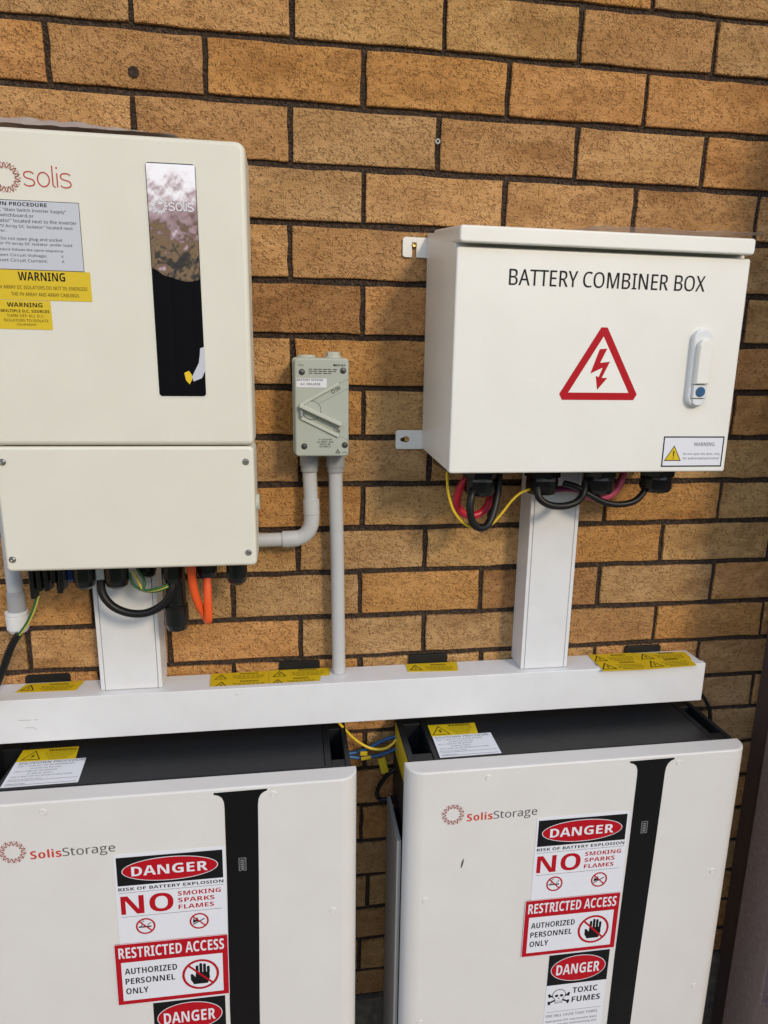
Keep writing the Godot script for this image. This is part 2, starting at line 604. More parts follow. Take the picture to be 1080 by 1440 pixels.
# one brick between x0..x1 and y0..y1, its face at z = 0: worn arrises, a slightly wavy outline
func one_brick(s: Sh, x0: float, x1: float, y0: float, y1: float, lively := true) -> void:
	var uo := Vector2(rng.randf() * 0.74, rng.randf() * 0.82)
	var face := rng.randf_range(-0.0012, 0.0008)
	var outline := PackedVector2Array()
	var n := 6 if lively else 1
	for side in 4:
		for k in (n if side % 2 == 0 else maxi(1, n / 2)):
			var w: float = float(k) / (n if side % 2 == 0 else maxi(1, n / 2))
			var p := Vector2.ZERO
			match side:
				0: p = Vector2(lerpf(x0, x1, w), y0)
				1: p = Vector2(x1, lerpf(y0, y1, w))
				2: p = Vector2(lerpf(x1, x0, w), y1)
				3: p = Vector2(x0, lerpf(y1, y0, w))
			outline.append(p + Vector2(rng.randf_range(-1, 1), rng.randf_range(-1, 1)) * (0.0013 if lively else 0.0008))
	var c := Vector2((x0 + x1) / 2, (y0 + y1) / 2)
	var half := Vector2((x1 - x0) / 2, (y1 - y0) / 2)
	var inner := PackedVector2Array()
	for p in outline:
		var d := p - c
		inner.append(c + Vector2(d.x * (1.0 - 0.0022 / half.x), d.y * (1.0 - 0.0022 / half.y)))
	var uvs := func(p: Vector2) -> Vector2: return uo + Vector2((p.x - x0) / 0.96, 1.0 - (p.y - y0) / 0.48 - 0.83)
	for i in outline.size():
		var j := (i + 1) % outline.size()
		var a := outline[i]
		var b := outline[j]
		var out2 := Vector2((b - a).y, -(b - a).x).normalized()
		var out := Vector3(out2.x, out2.y, 0)
		var ce := (out + Vector3.BACK).normalized()
		var ia := Vector3(inner[i].x, inner[i].y, face)
		var ib := Vector3(inner[j].x, inner[j].y, face)
		var fa := Vector3(a.x, a.y, face - 0.0018)
		var fb := Vector3(b.x, b.y, face - 0.0018)
		var ba := Vector3(a.x, a.y, -0.014)
		var bb := Vector3(b.x, b.y, -0.014)
		var ta: Vector2 = uvs.call(a)
		var tb: Vector2 = uvs.call(b)
		var tia: Vector2 = uvs.call(inner[i])
		var tib: Vector2 = uvs.call(inner[j])
		s.tri(Vector3(c.x, c.y, face), ia, ib, Vector3.BACK, Vector3.BACK, Vector3.BACK, uvs.call(c), tia, tib)
		s.tri(ia, fa, fb, Vector3.BACK, ce, ce, tia, ta, tb)
		s.tri(ia, fb, ib, Vector3.BACK, ce, Vector3.BACK, tia, tb, tib)
		var deep := Vector2(0.0, 0.012)
		s.tri(fa, ba, bb, out, out, out, ta, ta + deep, tb + deep)
		s.tri(fa, bb, fb, out, out, out, ta, tb + deep, tb)


func brick_wall() -> void:
	# bed joints and upright joints (millimetres) as the bricklayer left them
	var beds := [92, 6, -81, -169, -258, -344, -434, -523, -609, -695, -779, -861, -944, -1031, -1113, -1196, -1273, -1356, -1438, -1522, -1605, -1685, -1763, -1844, -1911]
	var known := {0: {0: 5, 2: 243, 4: 483, 6: 711, 8: 952}, 1: {-1: -118, 1: 110, 3: 354, 5: 593, 7: 835}, 2: {0: -1, 2: 238, 4: 478, 6: 719, 8: 954}, 3: {3: 356, 5: 596, 7: 833, 9: 1070}, 4: {2: 234}, 5: {3: 355}, 6: {2: 236}, 7: {3: 358}, 8: {2: 246, 4: 480}, 9: {3: 358, 7: 827, 9: 1067}, 10: {2: 240, 4: 476, 8: 953}, 11: {3: 354, 5: 588, 7: 829, 9: 1074}, 12: {-2: -234, 0: 6, 2: 243, 4: 478, 8: 957, 10: 1198}, 13: {9: 1063}, 14: {10: 1201}, 15: {3: 365}, 19: {3: 374}, 21: {3: 357}}
	var wall := thing("brick_wall", "tan textured brick house wall with raked dark brown mortar behind the equipment", "wall", Vector3(0.3, -1.911, 0))
	var left := -1.41
	var right := 1.3
	var top := 0.55
	var s := Sh.new()
	s.box(Vector3(left, -1.912, -0.12), Vector3(right, top, -0.0065))
	part("mortar", s, M.mortar, wall)
	var far_bricks := Sh.new()
	var ys := []
	for b in beds:
		ys.append(b * 0.001)
	var y_up: float = ys[0]
	var row := -2
	var courses := []
	for i in ys.size() - 1:
		courses.append([i - 1, ys[i], ys[i + 1]])
	while y_up < top - 0.04:
		courses.append([row, minf(y_up + 0.086, top), y_up])
		y_up += 0.086
		row -= 1
	for course in courses:
		var r: int = course[0]
		var even := posmod(r, 2) == 0
		var xs := []
		for c in range(-22, 13):
			if (posmod(c, 2) == 0) != even:
				continue
			var x := c * 0.11906 + 0.001
			if known.has(r) and known[r].has(c):
				x = known[r][c] * 0.001
			elif c > -6:
				x += rng.randf_range(-0.003, 0.003)
			if x > left + 0.02 and x < right - 0.02:
				xs.append(x)
		xs.push_front(left)
		xs.append(right)
		for i in xs.size() - 1:
			var gap0 := 0.0046 + rng.randf_range(-0.0006, 0.0006)
			var gap1 := 0.0046 + rng.randf_range(-0.0006, 0.0006)
			var near: bool = xs[i + 1] > -0.34 and r >= -1
			var sb := Sh.new() if near else far_bricks
			one_brick(sb, xs[i] + gap0, xs[i + 1] - gap1, course[2] + 0.0055, course[1] - 0.0055, near)
			if near:
				part("brick", sb, M.brick[rng.randi() % (6 if rng.randf() < 0.85 else 7)], wall, true)
	var fb := part("bricks_beyond_the_frame", far_bricks, M.brick[0], wall, true)
	fb.set_meta("kind", "stuff")
	s = Sh.new()
	s.lathe(Vector3(0.004, -0.143, 0.0006), Vector3.BACK, [Vector2(0.0085, 0.0), Vector2(0.007, 0.0014), Vector2(0.003, 0.0004), Vector2(0.0, -0.0002)], 11)
	part("old_fixing_hole", s, M.mortar, wall)
	s = Sh.new()
	s.lathe(Vector3(0.477, -0.21, -0.006), Vector3.BACK, [Vector2(0.0042, 0.0), Vector2(0.0042, 0.007), Vector2(0.0022, 0.007), Vector2(0.0018, 0.003), Vector2(0.0, 0.003)], 12)
	part("wall_plug", s, M.fitting_grey, wall)
	s = Sh.new()
	s.slab(FRONT, left, GROUND - 0.05, right, -1.9125, -0.12, 0.006, [0.001], 0.001)
	part("plinth", s, M.plinth, wall)


func setting() -> void:
	var s := Sh.new()
	s.rect(TOP, -200, -200, 200, 200, GROUND - 0.06)
	struct("ground", s, M.grass)
	s = Sh.new()
	s.box(Vector3(-3.5, GROUND - 0.2, -0.1), Vector3(4.0, GROUND, 2.5))
	struct("pavement", s, M.concrete)
	# unseen roof added over the wall, out of frame, to shade its top
	var roof := thing("added_verandah_roof", "added unseen verandah roof with timber soffit and pinkish brown fascia, shading the brick wall", "roof", Vector3(0.3, 0.5, 1.1))
	s = Sh.new()
	s.box(Vector3(-1.399, 0.55, -0.12), Vector3(3.9, 0.60, 0.6))
	part("soffit", s, M.soffit, roof)
	s = Sh.new()
	s.box(Vector3(-1.399, 0.47, 0.6), Vector3(3.9, 0.66, 0.625))
	part("fascia_board", s, M.fascia, roof)
	s = Sh.new()
	s.box(Vector3(-1.399, 0.6005, -0.2), Vector3(3.9, 0.63, 0.599))
	part("roof_sheet", s, M.fence_paint, roof)
	for x in [3.7]:
		s = Sh.new()
		s.box(Vector3(x - 0.05, GROUND, 0.48), Vector3(x + 0.05, 0.549, 0.58))
		part("post", s, M.fascia, roof)
	# unseen wall added at the left to block sky and bounce warm light
	s = Sh.new()
	s.box(Vector3(-1.6, GROUND, 0.0), Vector3(-1.4, 0.549, 0.59))
	solo("added_side_wall", s, M.house_wall, "added unseen brown side wall at the left end, cutting off sky light", "wall")
	# dark fence added opposite so the lower display mirrors something dark
	var fence := thing("added_fence", "dark metal fence added across the yard to darken the reflection in the inverter display", "fence", Vector3(0, GROUND, 5.6))
	for i in 16:
		s = Sh.new()
		var x0 := -12.0 + i * 1.5
		for k in 8:
			var xa := x0 + 0.02 + k * 0.1825
			s.box(Vector3(xa, GROUND, 5.6), Vector3(xa + 0.12, GROUND + 2.64, 5.62))
			s.box(Vector3(xa + 0.12, GROUND, 5.612), Vector3(xa + 0.1825, GROUND + 2.64, 5.63))
		part("panel", s, M.fence_paint, fence)
	# neighbouring house
	var house := thing("neighbouring_house", "brown brick house with red tiled roof behind the fence, mirrored in the display", "house", Vector3(-3.5, GROUND, 16))
	s = Sh.new()
	s.box(Vector3(-10, GROUND, 13), Vector3(3, GROUND + 4.3, 20))
	part("wall", s, M.house_wall, house)
	s = Sh.new()
	var e := [Vector3(-10.5, GROUND + 4.3, 12.5), Vector3(3.5, GROUND + 4.3, 12.5), Vector3(3.5, GROUND + 4.3, 20.5), Vector3(-10.5, GROUND + 4.3, 20.5), Vector3(-7, GROUND + 5.9, 16.5), Vector3(0, GROUND + 5.9, 16.5)]
	var mid := Vector3(-3.5, GROUND + 3, 16.5)
	s.flat_quad(e[0], e[1], e[5], e[4], mid)
	s.flat_quad(e[3], e[2], e[5], e[4], mid)
	s.flat_quad(e[1], e[2], e[5], e[5], mid)
	s.flat_quad(e[0], e[3], e[4], e[4], mid)
	s.quad(e[0], e[1], e[2], e[3], Vector3.DOWN)
	part("roof", s, M.roof_tile, house)
	for x in [-7.5, -4.0, -0.5]:
		s = Sh.new()
		s.box(Vector3(x - 0.8, GROUND + 2.9, 12.95), Vector3(x + 0.8, GROUND + 3.9, 12.999))
		part("window", s, M.window_glass, house)
	for t in [[-5.2, 8.6, 2.5, 1.0], [1.6, 8.2, 2.9, 1.15], [3.6, 7.8, 2.3, 0.9]]:
		var tree := thing("shrub", ["leafy shrub beside the neighbouring house, leftmost of three", "tallest leafy shrub behind the fence, middle of three", "lowest leafy shrub behind the fence, rightmost of three"][[-5.2, 1.6, 3.6].find(t[0])], "shrub", Vector3(t[0], GROUND, t[1]), "shrubs behind the fence")
		s = Sh.new()
		s.tube(smooth([Vector3(t[0], GROUND, t[1]), Vector3(t[0] + 0.05, GROUND + 0.8, t[1]), Vector3(t[0], GROUND + t[2] * 0.7, t[1])]), 0.05, 7)
		part("trunk", s, M.bark, tree)
		s = Sh.new()
		for k in 1400:
			var d: Vector3 = Vector3(rng.randfn(), rng.randfn(), rng.randfn()).normalized() * t[3] * pow(rng.randf(), 0.4) * (0.75 + 0.25 * sin(k * 1.7))
			var c: Vector3 = Vector3(t[0], GROUND + t[2] * 0.72, t[1]) + d * Vector3(1, 1.05, 1)
			var a := Vector3(rng.randfn(), rng.randfn(), rng.randfn()).normalized() * 0.07
			var b := a.cross(Vector3(rng.randfn(), rng.randfn(), rng.randfn())).normalized() * 0.035
			var nn := a.cross(b).normalized()
			s.quad(c - a, c + b, c + a, c - b, nn)
		part("crown", s, M.leaf, tree)


func door() -> void:
	var s := Sh.new()
	s.box(Vector3(1.214, GROUND, 0.0), Vector3(1.30, 0.54, 0.0755))
	solo("door_frame", s, M.jamb_paint, "dark brown door jamb where the brick wall ends at the right", "door frame")
	var d := thing("door", "scuffed brown panelled door beside the right battery at the right edge", "door", Vector3(1.2, GROUND, 0.2))
	s = Sh.new()
	var f2 := Frame.new(Vector3(1.182, 0, 0), Vector3.BACK, Vector3.UP)
	s.slab(f2, 0.076, GROUND + 0.008, 0.158, 0.0, -0.036, 0.0, [0.0005], 0.0015)
	s.slab(f2, 0.242, GROUND + 0.008, 0.325, 0.0, -0.036, 0.0, [0.0005], 0.0015)
	s.slab(f2, 0.1581, GROUND + 0.008, 0.2419, -1.862, -0.036, 0.0, [0.0005], 0.0)
	s.slab(f2, 0.1581, -1.05, 0.2419, -0.9, -0.036, 0.0, [0.0005], 0.0)
	s.slab(f2, 0.1581, -0.12, 0.2419, 0.0, -0.036, 0.0, [0.0005], 0.0)
	part("leaf", s, M.door_paint, d)
	for yy in [[-1.862, -1.05], [-0.9, -0.12]]:
		s = Sh.new()
		s.box(Vector3(1.196, yy[0] - 0.002, 0.157), Vector3(1.212, yy[1] + 0.002, 0.243))
		var pn := part("recessed_panel", s, M.door_paint, d)
		s = Sh.new()
		var w := 0.012
		var z := [0.1585, 0.2415]
		s.slab(f2, z[0], yy[0] + 0.0005, z[0] + w, yy[1] - 0.0005, -0.0139, 0.0025, [0.001], 0.002)
		s.slab(f2, z[1] - w, yy[0] + 0.0005, z[1], yy[1] - 0.0005, -0.0139, 0.0025, [0.001], 0.002)
		s.slab(f2, z[0] + w, yy[0] + 0.0005, z[1] - w, yy[0] + w, -0.0139, 0.0024, [0.001], 0.002)
		s.slab(f2, z[0] + w, yy[1] - w, z[1] - w, yy[1] - 0.0005, -0.0139, 0.0024, [0.001], 0.002)
		part("moulding", s, M.door_paint, pn)


func gland(parent: Node3D, x: float, z: float, y_top: float, y_bot: float, r: float) -> void:
	var s := Sh.new()
	var h := y_top - y_bot
	var o := Vector3(x, y_top, z)
	s.lathe(o, Vector3.DOWN, [Vector2(r * 0.9, 0.0), Vector2(r, 0.002), Vector2(r, h * 0.3), Vector2(r * 0.9, h * 0.34)], 6, true, rng.randf())
	s.lathe(o, Vector3.DOWN, [Vector2(r * 0.86, h * 0.3), Vector2(r * 0.9, h * 0.42), Vector2(r * 0.9, h * 0.8), Vector2(r * 0.78, h * 0.93), Vector2(r * 0.5, h), Vector2(0.0, h)], 14, true, 0.3)
	part("cable_gland", s, M.black, parent)


func screw(parent: Node3D, x: float, y: float, z: float, r: float, m: Material) -> void:
	var s := Sh.new()
	s.lathe(Vector3(x, y, z), Vector3.BACK, [Vector2(r * 1.35, 0.0), Vector2(r * 1.35, 0.0006), Vector2(r, 0.0007), Vector2(r, 0.0016), Vector2(r * 0.75, 0.0026), Vector2(r * 0.42, 0.0028), Vector2(r * 0.4, 0.0012), Vector2(0.0, 0.0012)], 14)
	part("screw", s, m, parent)


func warning_triangle(s: Sh, f: Frame, x: float, y: float, h: float, w: float, z: float) -> void:
	s.band(f, PackedVector2Array([Vector2(x - h * 0.58, y), Vector2(x + h * 0.58, y), Vector2(x, y + h)]), w, z, true)
	s.poly(f, PackedVector2Array([Vector2(x + h * 0.1, y + h * 0.72), Vector2(x - h * 0.14, y + h * 0.36), Vector2(x + h * 0.0, y + h * 0.38), Vector2(x - h * 0.1, y + h * 0.1), Vector2(x + h * 0.17, y + h * 0.46), Vector2(x + h * 0.02, y + h * 0.44)]), z)


func inverter() -> void:
	var t := thing("inverter", "cream wall mounted solar inverter with black display strip, at the left", "inverter", Vector3(0.011, -0.857, 0.12))
	var s := Sh.new()
	s.slab(FRONT, -0.148, -0.848, 0.170, -0.312, 0.012, 0.192, [0.01], 0.002)
	part("body", s, M.cream, t)
	s = Sh.new()
	s.slab(FRONT, -0.1575, -0.6832, 0.1795, -0.300, 0.165, 0.23, [0.007, 0.007, 0.012, 0.012], 0.007, 5)
	part("front_cover", s, M.cream, t)
	s = Sh.new()
	s.slab(FRONT, -0.1575, -0.857, 0.1795, -0.6846, 0.165, 0.2285, [0.007], 0.005, 5)
	part("lower_cover", s, M.cream, t)
	for q in [[-0.147, -0.705], [0.168, -0.706], [-0.148, -0.839], [0.168, -0.837]]:
		screw(t, q[0], q[1], 0.2285, 0.0034, M.steel)
	# display: rim, black glass, wrinkled protective film on its upper half
	var fd := FRONT.turned(0.088, -0.474, 0.25)
	s = Sh.new()
	s.slab(fd, -0.0328, -0.1455, 0.0328, 0.1455, 0.2295, 0.2307, [0.005], 0.001)
	part("display_rim", s, M.cream, t)
	s = Sh.new()
	s.slab(fd, -0.0303, -0.143, 0.0303, 0.143, 0.2304, 0.2312, [0.004], 0.0003)
	var dp := part("display", s, M.glass_black, t)
	s = Sh.new()
	var nx := 36
	var ny := 84
	noise.seed = 5
	noise.frequency = 1.0
	var grid := []
	for j in ny + 1:
		var line := []
		for i in nx + 1:
			var fx := lerpf(-0.0292, 0.0296, float(i) / nx)
			var bottom := 0.006 + 0.012 * smoothstep(-0.012, -0.03, fx) - 0.003 * sin(fx * 110.0)
			var fy := lerpf(bottom, 0.1415, float(j) / ny)
			var amp := 0.0001 + 0.0002 * smoothstep(0.09, 0.03, fy)
			var hz := 0.2318 + amp * (1.6 * noise.get_noise_2d(fx * 26.0, fy * 17.0) + 0.12 * noise.get_noise_2d(fx * 70.0 + 9.0, fy * 45.0))
			line.append(fd.p(fx, fy, hz))
		grid.append(line)
	var norms := []
	for j in ny + 1:
		var line := []
		for i in nx + 1:
			var dx: Vector3 = grid[j][mini(i + 1, nx)] - grid[j][maxi(i - 1, 0)]
			var dy: Vector3 = grid[mini(j + 1, ny)][i] - grid[maxi(j - 1, 0)][i]
			line.append(dx.cross(dy).normalized())
		norms.append(line)
	for j in ny:
		for i in nx:
			s.tri(grid[j][i], grid[j][i + 1], grid[j + 1][i + 1], norms[j][i], norms[j][i + 1], norms[j + 1][i + 1])
			s.tri(grid[j][i], grid[j + 1][i + 1], grid[j + 1][i], norms[j][i], norms[j + 1][i + 1], norms[j + 1][i])
	part("protective_film", s, M.mirror_film, dp)
	s = Sh.new()
	sun_ring(s, FRONT, 0.0725, -0.3815, 0.0092, 0.0011, 0.2326, 0.0)
	solis_word(s, FRONT, 0.0835, -0.3862, 0.0088, 0.0014, 0.2326)
	part("logo", s, M.label_white, dp)
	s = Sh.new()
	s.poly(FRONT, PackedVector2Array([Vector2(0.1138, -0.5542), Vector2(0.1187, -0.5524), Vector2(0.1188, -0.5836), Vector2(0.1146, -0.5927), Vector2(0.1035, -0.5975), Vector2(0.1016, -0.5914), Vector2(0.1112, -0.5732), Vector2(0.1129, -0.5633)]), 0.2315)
	part("pale_reflection", s, M.label_grey, dp)  # a reflection in the black glass, drawn as a flat pale patch
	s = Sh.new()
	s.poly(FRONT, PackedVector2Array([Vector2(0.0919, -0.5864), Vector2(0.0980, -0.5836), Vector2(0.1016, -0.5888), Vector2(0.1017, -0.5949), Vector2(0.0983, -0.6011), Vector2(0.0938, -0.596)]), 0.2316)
	part("yellow_reflection", s, M.yellow_wire, dp)  # yellow bit of the same mirrored shape, put in as plain colour
	# logo on the cover
	s = Sh.new()
	sun_ring(s, FRONT, -0.1068, -0.3575, 0.0182, 0.0004, 0.2303, 0.0)
	solis_word(s, FRONT, -0.0862, -0.3658, 0.0161, 0.0015, 0.2303)
	part("logo", s, M.logo_red, t)
	s = Sh.new()
	sun_ring(s, FRONT, -0.1068, -0.3575, 0.0174, 0.0009, 0.23045, 0.45)
	part("logo", s, M.logo_dark, t)
	# shutdown procedure label
	s = Sh.new()
	s.slab(FRONT, -0.153, -0.4632, -0.0245, -0.3825, 0.2299, 0.2304, [0.0005], 0.0)
	var lab := part("shutdown_label", s, M.label_grey, t)
	s = Sh.new()
	var z := 0.23055
	txt(s, FRONT, "SHUTDOWN PROCEDURE", -0.1515, -0.3893, -0.062, -0.3848, z, true)
	txt(s, FRONT, "1. Turn off A.C \"Main Switch Inverter Supply\"", -0.150, -0.3968, -0.0405, -0.3918, z)
	txt(s, FRONT, "at main switchboard,or", -0.142, -0.4025, -0.0785, -0.398, z)
	txt(s, FRONT, "\"A.C. Isolator\" located next to the inverter", -0.142, -0.4083, -0.029, -0.404, z)
	txt(s, FRONT, "2. Turn off \"PV Array DC Isolator\" located next", -0.150, -0.4155, -0.034, -0.4105, z)
	txt(s, FRONT, "to inverter.", -0.142, -0.4195, -0.1115, -0.4165, z)
	txt(s, FRONT, "WARNING: \"Do not open plug and socket", -0.150, -0.4297, -0.0475, -0.425, z)
	txt(s, FRONT, "connectors or PV array DC isolator under load", -0.150, -0.4353, -0.0365, -0.4308, z)
	txt(s, FRONT, "Startup procedure follows the same sequence", -0.150, -0.442, -0.0475, -0.438, z)
	txt(s, FRONT, "Open Circuit Voltage:", -0.1275, -0.4486, -0.067, -0.4444, z)
	txt(s, FRONT, "Short Circuit Current:", -0.1275, -0.4542, -0.067, -0.4502, z)
	txt(s, FRONT, "V", -0.0505, -0.4477, -0.0475, -0.4447, z)
	txt(s, FRONT, "A", -0.0505, -0.4535, -0.047, -0.4505, z)
	part("lettering", s, M.ink, lab)
	s = Sh.new()
	s.band(FRONT, PackedVector2Array([Vector2(-0.1528, -0.463), Vector2(-0.0247, -0.463), Vector2(-0.0247, -0.3827), Vector2(-0.1528, -0.3827)]), 0.0006, 0.2305, true)
	part("border", s, M.ink, lab)
	# yellow warning labels
	s = Sh.new()
	s.slab(FRONT, -0.153, -0.4992, -0.0178, -0.4636, 0.2299, 0.2305, [0.0005], 0.0)
	lab = part("warning_label", s, M.label_yellow, t)
	s = Sh.new()
	txt(s, FRONT, "WARNING", -0.1035, -0.4758, -0.048, -0.4655, 0.23065, true)
	txt(s, FRONT, "PV ARRAY DC ISOLATORS DO NOT DE-ENERGIZE", -0.1285, -0.4862, -0.0225, -0.482, 0.23065)
	txt(s, FRONT, "THE PV ARRAY AND ARRAY CABLINGS", -0.1135, -0.4944, -0.033, -0.4902, 0.23065)
	part("lettering", s, M.ink, lab)
	s = Sh.new()
	s.slab(FRONT, -0.1532, -0.535, -0.0682, -0.4998, 0.2299, 0.2304, [0.0005], 0.0)
	lab = part("warning_label", s, M.label_yellow, t)
	s = Sh.new()
	txt(s, FRONT, "WARNING", -0.120, -0.5078, -0.078, -0.5025, 0.23055, true)
	txt(s, FRONT, "MULTIPLE D.C. SOURCES", -0.128, -0.5145, -0.0705, -0.511, 0.23055, true)
	txt(s, FRONT, "TURN OFF ALL D.C.", -0.1215, -0.5202, -0.0765, -0.5168, 0.23055)
	txt(s, FRONT, "ISOLATORS TO ISOLATE", -0.1255, -0.5258, -0.0725, -0.5225, 0.23055)
	txt(s, FRONT, "EQUIPMENT", -0.1105, -0.531, -0.087, -0.528, 0.23055)
	part("lettering", s, M.ink, lab)
	s = Sh.new()
	s.lathe(Vector3(0.1795, -0.771, 0.19), Vector3.RIGHT, [Vector2(0.0125, 0.0), Vector2(0.0125, 0.003), Vector2(0.011, 0.0042), Vector2(0.0, 0.0042)], 20)
	part("side_cap", s, M.switch_bar, t)
	# underside: glands, plugs, the long communication plug
	for g in [[-0.0915, 0.12, -0.919, 0.0185], [-0.0435, 0.12, -0.9195, 0.0205], [-0.002, 0.10, -0.91, 0.0165], [0.0425, 0.12, -0.918, 0.0195], [0.094, 0.12, -0.9085, 0.0185], [0.141, 0.12, -0.9195, 0.0185]]:
		gland(t, g[0], g[1], -0.849, g[2], g[3])
	s = Sh.new()
	s.lathe(Vector3(0.0435, -0.90, 0.118), Vector3.DOWN, [Vector2(0.0165, 0.0), Vector2(0.0165, 0.05), Vector2(0.0185, 0.0515), Vector2(0.019, 0.056), Vector2(0.0185, 0.083), Vector2(0.015, 0.093), Vector2(0.0, 0.093)], 20)
	part("communication_plug", s, M.black, t)
	for k in 5:
		s = Sh.new()
		var x := -0.1685 + k * 0.0105
		s.slab(TOP, x, -0.135, x + 0.0075, -0.11, -0.905 - 0.012 * float(k % 2 == 0) - (0.012 if k < 2 else 0.0), -0.8485, [0.003], 0.001)
		part("solar_plug", s, M.black, t)
	s = Sh.new()
	s.lathe(Vector3(-0.1195, -0.8485, 0.10), Vector3.DOWN, [Vector2(0.008, 0.0), Vector2(0.008, 0.04), Vector2(0.0095, 0.042), Vector2(0.0095, 0.06), Vector2(0.006, 0.064), Vector2(0.0, 0.064)], 14)
	part("blue_plug", s, M.blue_plug, t)
	s = Sh.new()
	s.lathe(Vector3(-0.1275, -0.8485, 0.125), Vector3.DOWN, [Vector2(0.004, 0.0), Vector2(0.004, 0.053), Vector2(0.0046, 0.055), Vector2(0.0046, 0.075), Vector2(0.0, 0.077)], 12)
	part("pin_plug", s, M.black, t)


func combiner() -> void:
	var t := thing("battery_combiner_box", "white steel box lettered BATTERY COMBINER BOX with red lightning triangle on its door", "electrical box", Vector3(0.69, -0.742, 0.1))
	var s := Sh.new()
	s.slab(FRONT, 0.4665, -0.7275, 0.9185, -0.4, 0.004, 0.186, [0.002], 0.001, 3, [0.4635, -0.714, 0.919, -0.352])
	part("body", s, M.white_paint, t)
	s = Sh.new()
	s.slab(FRONT, 0.4655, -0.7295, 0.9195, -0.4068, 0.1865, 0.2, [0.004], 0.003, 4)
	var dr := part("door", s, M.white_paint, t)
	s = Sh.new()
	s.slab(FRONT, 0.4665, -0.4035, 0.9165, -0.3805, 0.05, 0.2105, [0.005], 0.003, 4, [0.4645, -0.3795, 0.92, -0.3555])
	part("rain_hood", s, M.white_paint, t)
	s = Sh.new()
	s.slab(TOP, 0.478, -0.150, 0.905, -0.03, -0.7365, -0.727, [0.006], 0.002)
	part("gland_plate", s, M.black, t)
	var z := 0.20015
	s = Sh.new()
	txt(s, FRONT, "BATTERY COMBINER BOX", 0.5435, -0.4565, 0.8485, -0.4345, z + 0.0001, false, 1.0)
	txt(s, FRONT, "BATTERY COMBINER BOX", 0.5439, -0.4563, 0.8489, -0.4343, z + 0.00013, false, 1.0)
	part("lettering", s, M.ink, dr)
	# red triangle with rounded corners, white inside, red arrow
	var tri := PackedVector2Array([Vector2(0.6362, -0.6125), Vector2(0.7512, -0.612), Vector2(0.6948, -0.5145)])
	s = Sh.new()
	s.poly(FRONT, Geometry2D.offset_polygon(tri, 0.0058, Geometry2D.JOIN_ROUND)[0], z)
	part("warning_triangle", s, M.ink_red, dr)
	s = Sh.new()
	s.poly(FRONT, Geometry2D.offset_polygon(tri, -0.0052, Geometry2D.JOIN_MITER)[0], z + 0.00012)
	part("triangle_field", s, M.white_print, dr)
	s = Sh.new()
	s.poly(FRONT, PackedVector2Array([Vector2(0.690, -0.543), Vector2(0.702, -0.542), Vector2(0.6925, -0.563), Vector2(0.708, -0.561), Vector2(0.697, -0.585), Vector2(0.706, -0.585), Vector2(0.691, -0.603), Vector2(0.687, -0.582), Vector2(0.692, -0.584), Vector2(0.697, -0.570), Vector2(0.678, -0.579)]), z + 0.00024)
	part("lightning_arrow", s, M.ink_red, dr)
	# handle
	var fh := FRONT.turned(0.8518, -0.5685, 0.0)
	s = Sh.new()
	s.slab(fh, -0.016, -0.0585, 0.016, 0.0585, 0.1999, 0.2085, [0.0158], 0.003, 8)
	var hd := part("handle", s, M.latch_grey, dr)
	s = Sh.new()
	s.slab(fh, -0.0105, -0.024, 0.0115, 0.043, 0.2075, 0.2175, [0.001, 0.001, 0.0105, 0.0105], 0.0028, 8)
	part("lever", s, M.white_paint, hd)
	s = Sh.new()
	s.slab(fh, -0.0105, -0.045, 0.0115, -0.025, 0.2075, 0.2135, [0.001], 0.001)
	s.slab(fh, -0.0085, -0.056, 0.0095, -0.0462, 0.2075, 0.2115, [0.006, 0.006, 0.0005, 0.0005], 0.001)
	part("lock_block", s, M.latch_grey, hd)
	s = Sh.new()
	s.lathe(fh.p(0.0005, -0.0352, 0.2134), Vector3.BACK, [Vector2(0.0075, 0.0), Vector2(0.0075, 0.0014), Vector2(0.0068, 0.002), Vector2(0.0, 0.002)], 20)
	s.box(fh.p(-0.0003, -0.039, 0.2134), fh.p(0.0013, -0.0315, 0.2158))
	part("lock", s, M.lock_blue, hd)
	# warning label
	s = Sh.new()
	s.slab(FRONT, 0.8085, -0.7215, 0.9128, -0.6728, 0.1999, 0.2002, [0.0005], 0.0)
	var lab := part("warning_label", s, M.label_white, dr)
	s = Sh.new()
	s.band(FRONT, PackedVector2Array([Vector2(0.8098, -0.7202), Vector2(0.9115, -0.7202), Vector2(0.9115, -0.6741), Vector2(0.8098, -0.6741)]), 0.0021, 0.2003, true)
	s.poly(FRONT, PackedVector2Array([Vector2(0.8125, -0.7118), Vector2(0.8415, -0.7118), Vector2(0.828, -0.6872)]), 0.2003)
	txt(s, FRONT, "WARNING", 0.861, -0.6885, 0.8965, -0.6826, 0.2003)
	txt(s, FRONT, "Do not open the door, only", 0.8445, -0.7035, 0.9075, -0.6988, 0.2003)
	txt(s, FRONT, "for authorised personnel", 0.8445, -0.7105, 0.9065, -0.7058, 0.2003)
	part("lettering", s, M.ink, lab)
	s = Sh.new()
	s.poly(FRONT, PackedVector2Array([Vector2(0.8147, -0.7105), Vector2(0.8393, -0.7105), Vector2(0.8279, -0.6895)]), 0.20042)
	part("yellow_triangle", s, M.label_yellow, lab)
	s = Sh.new()
	s.poly(FRONT, PackedVector2Array([Vector2(0.8268, -0.696), Vector2(0.8291, -0.696), Vector2(0.8285, -0.7052), Vector2(0.8274, -0.7052)]), 0.20052)
	s.disc(FRONT, 0.828, -0.7074, 0.001, 0.001, 0.20052, 8)
	part("exclamation_mark", s, M.ink, lab)
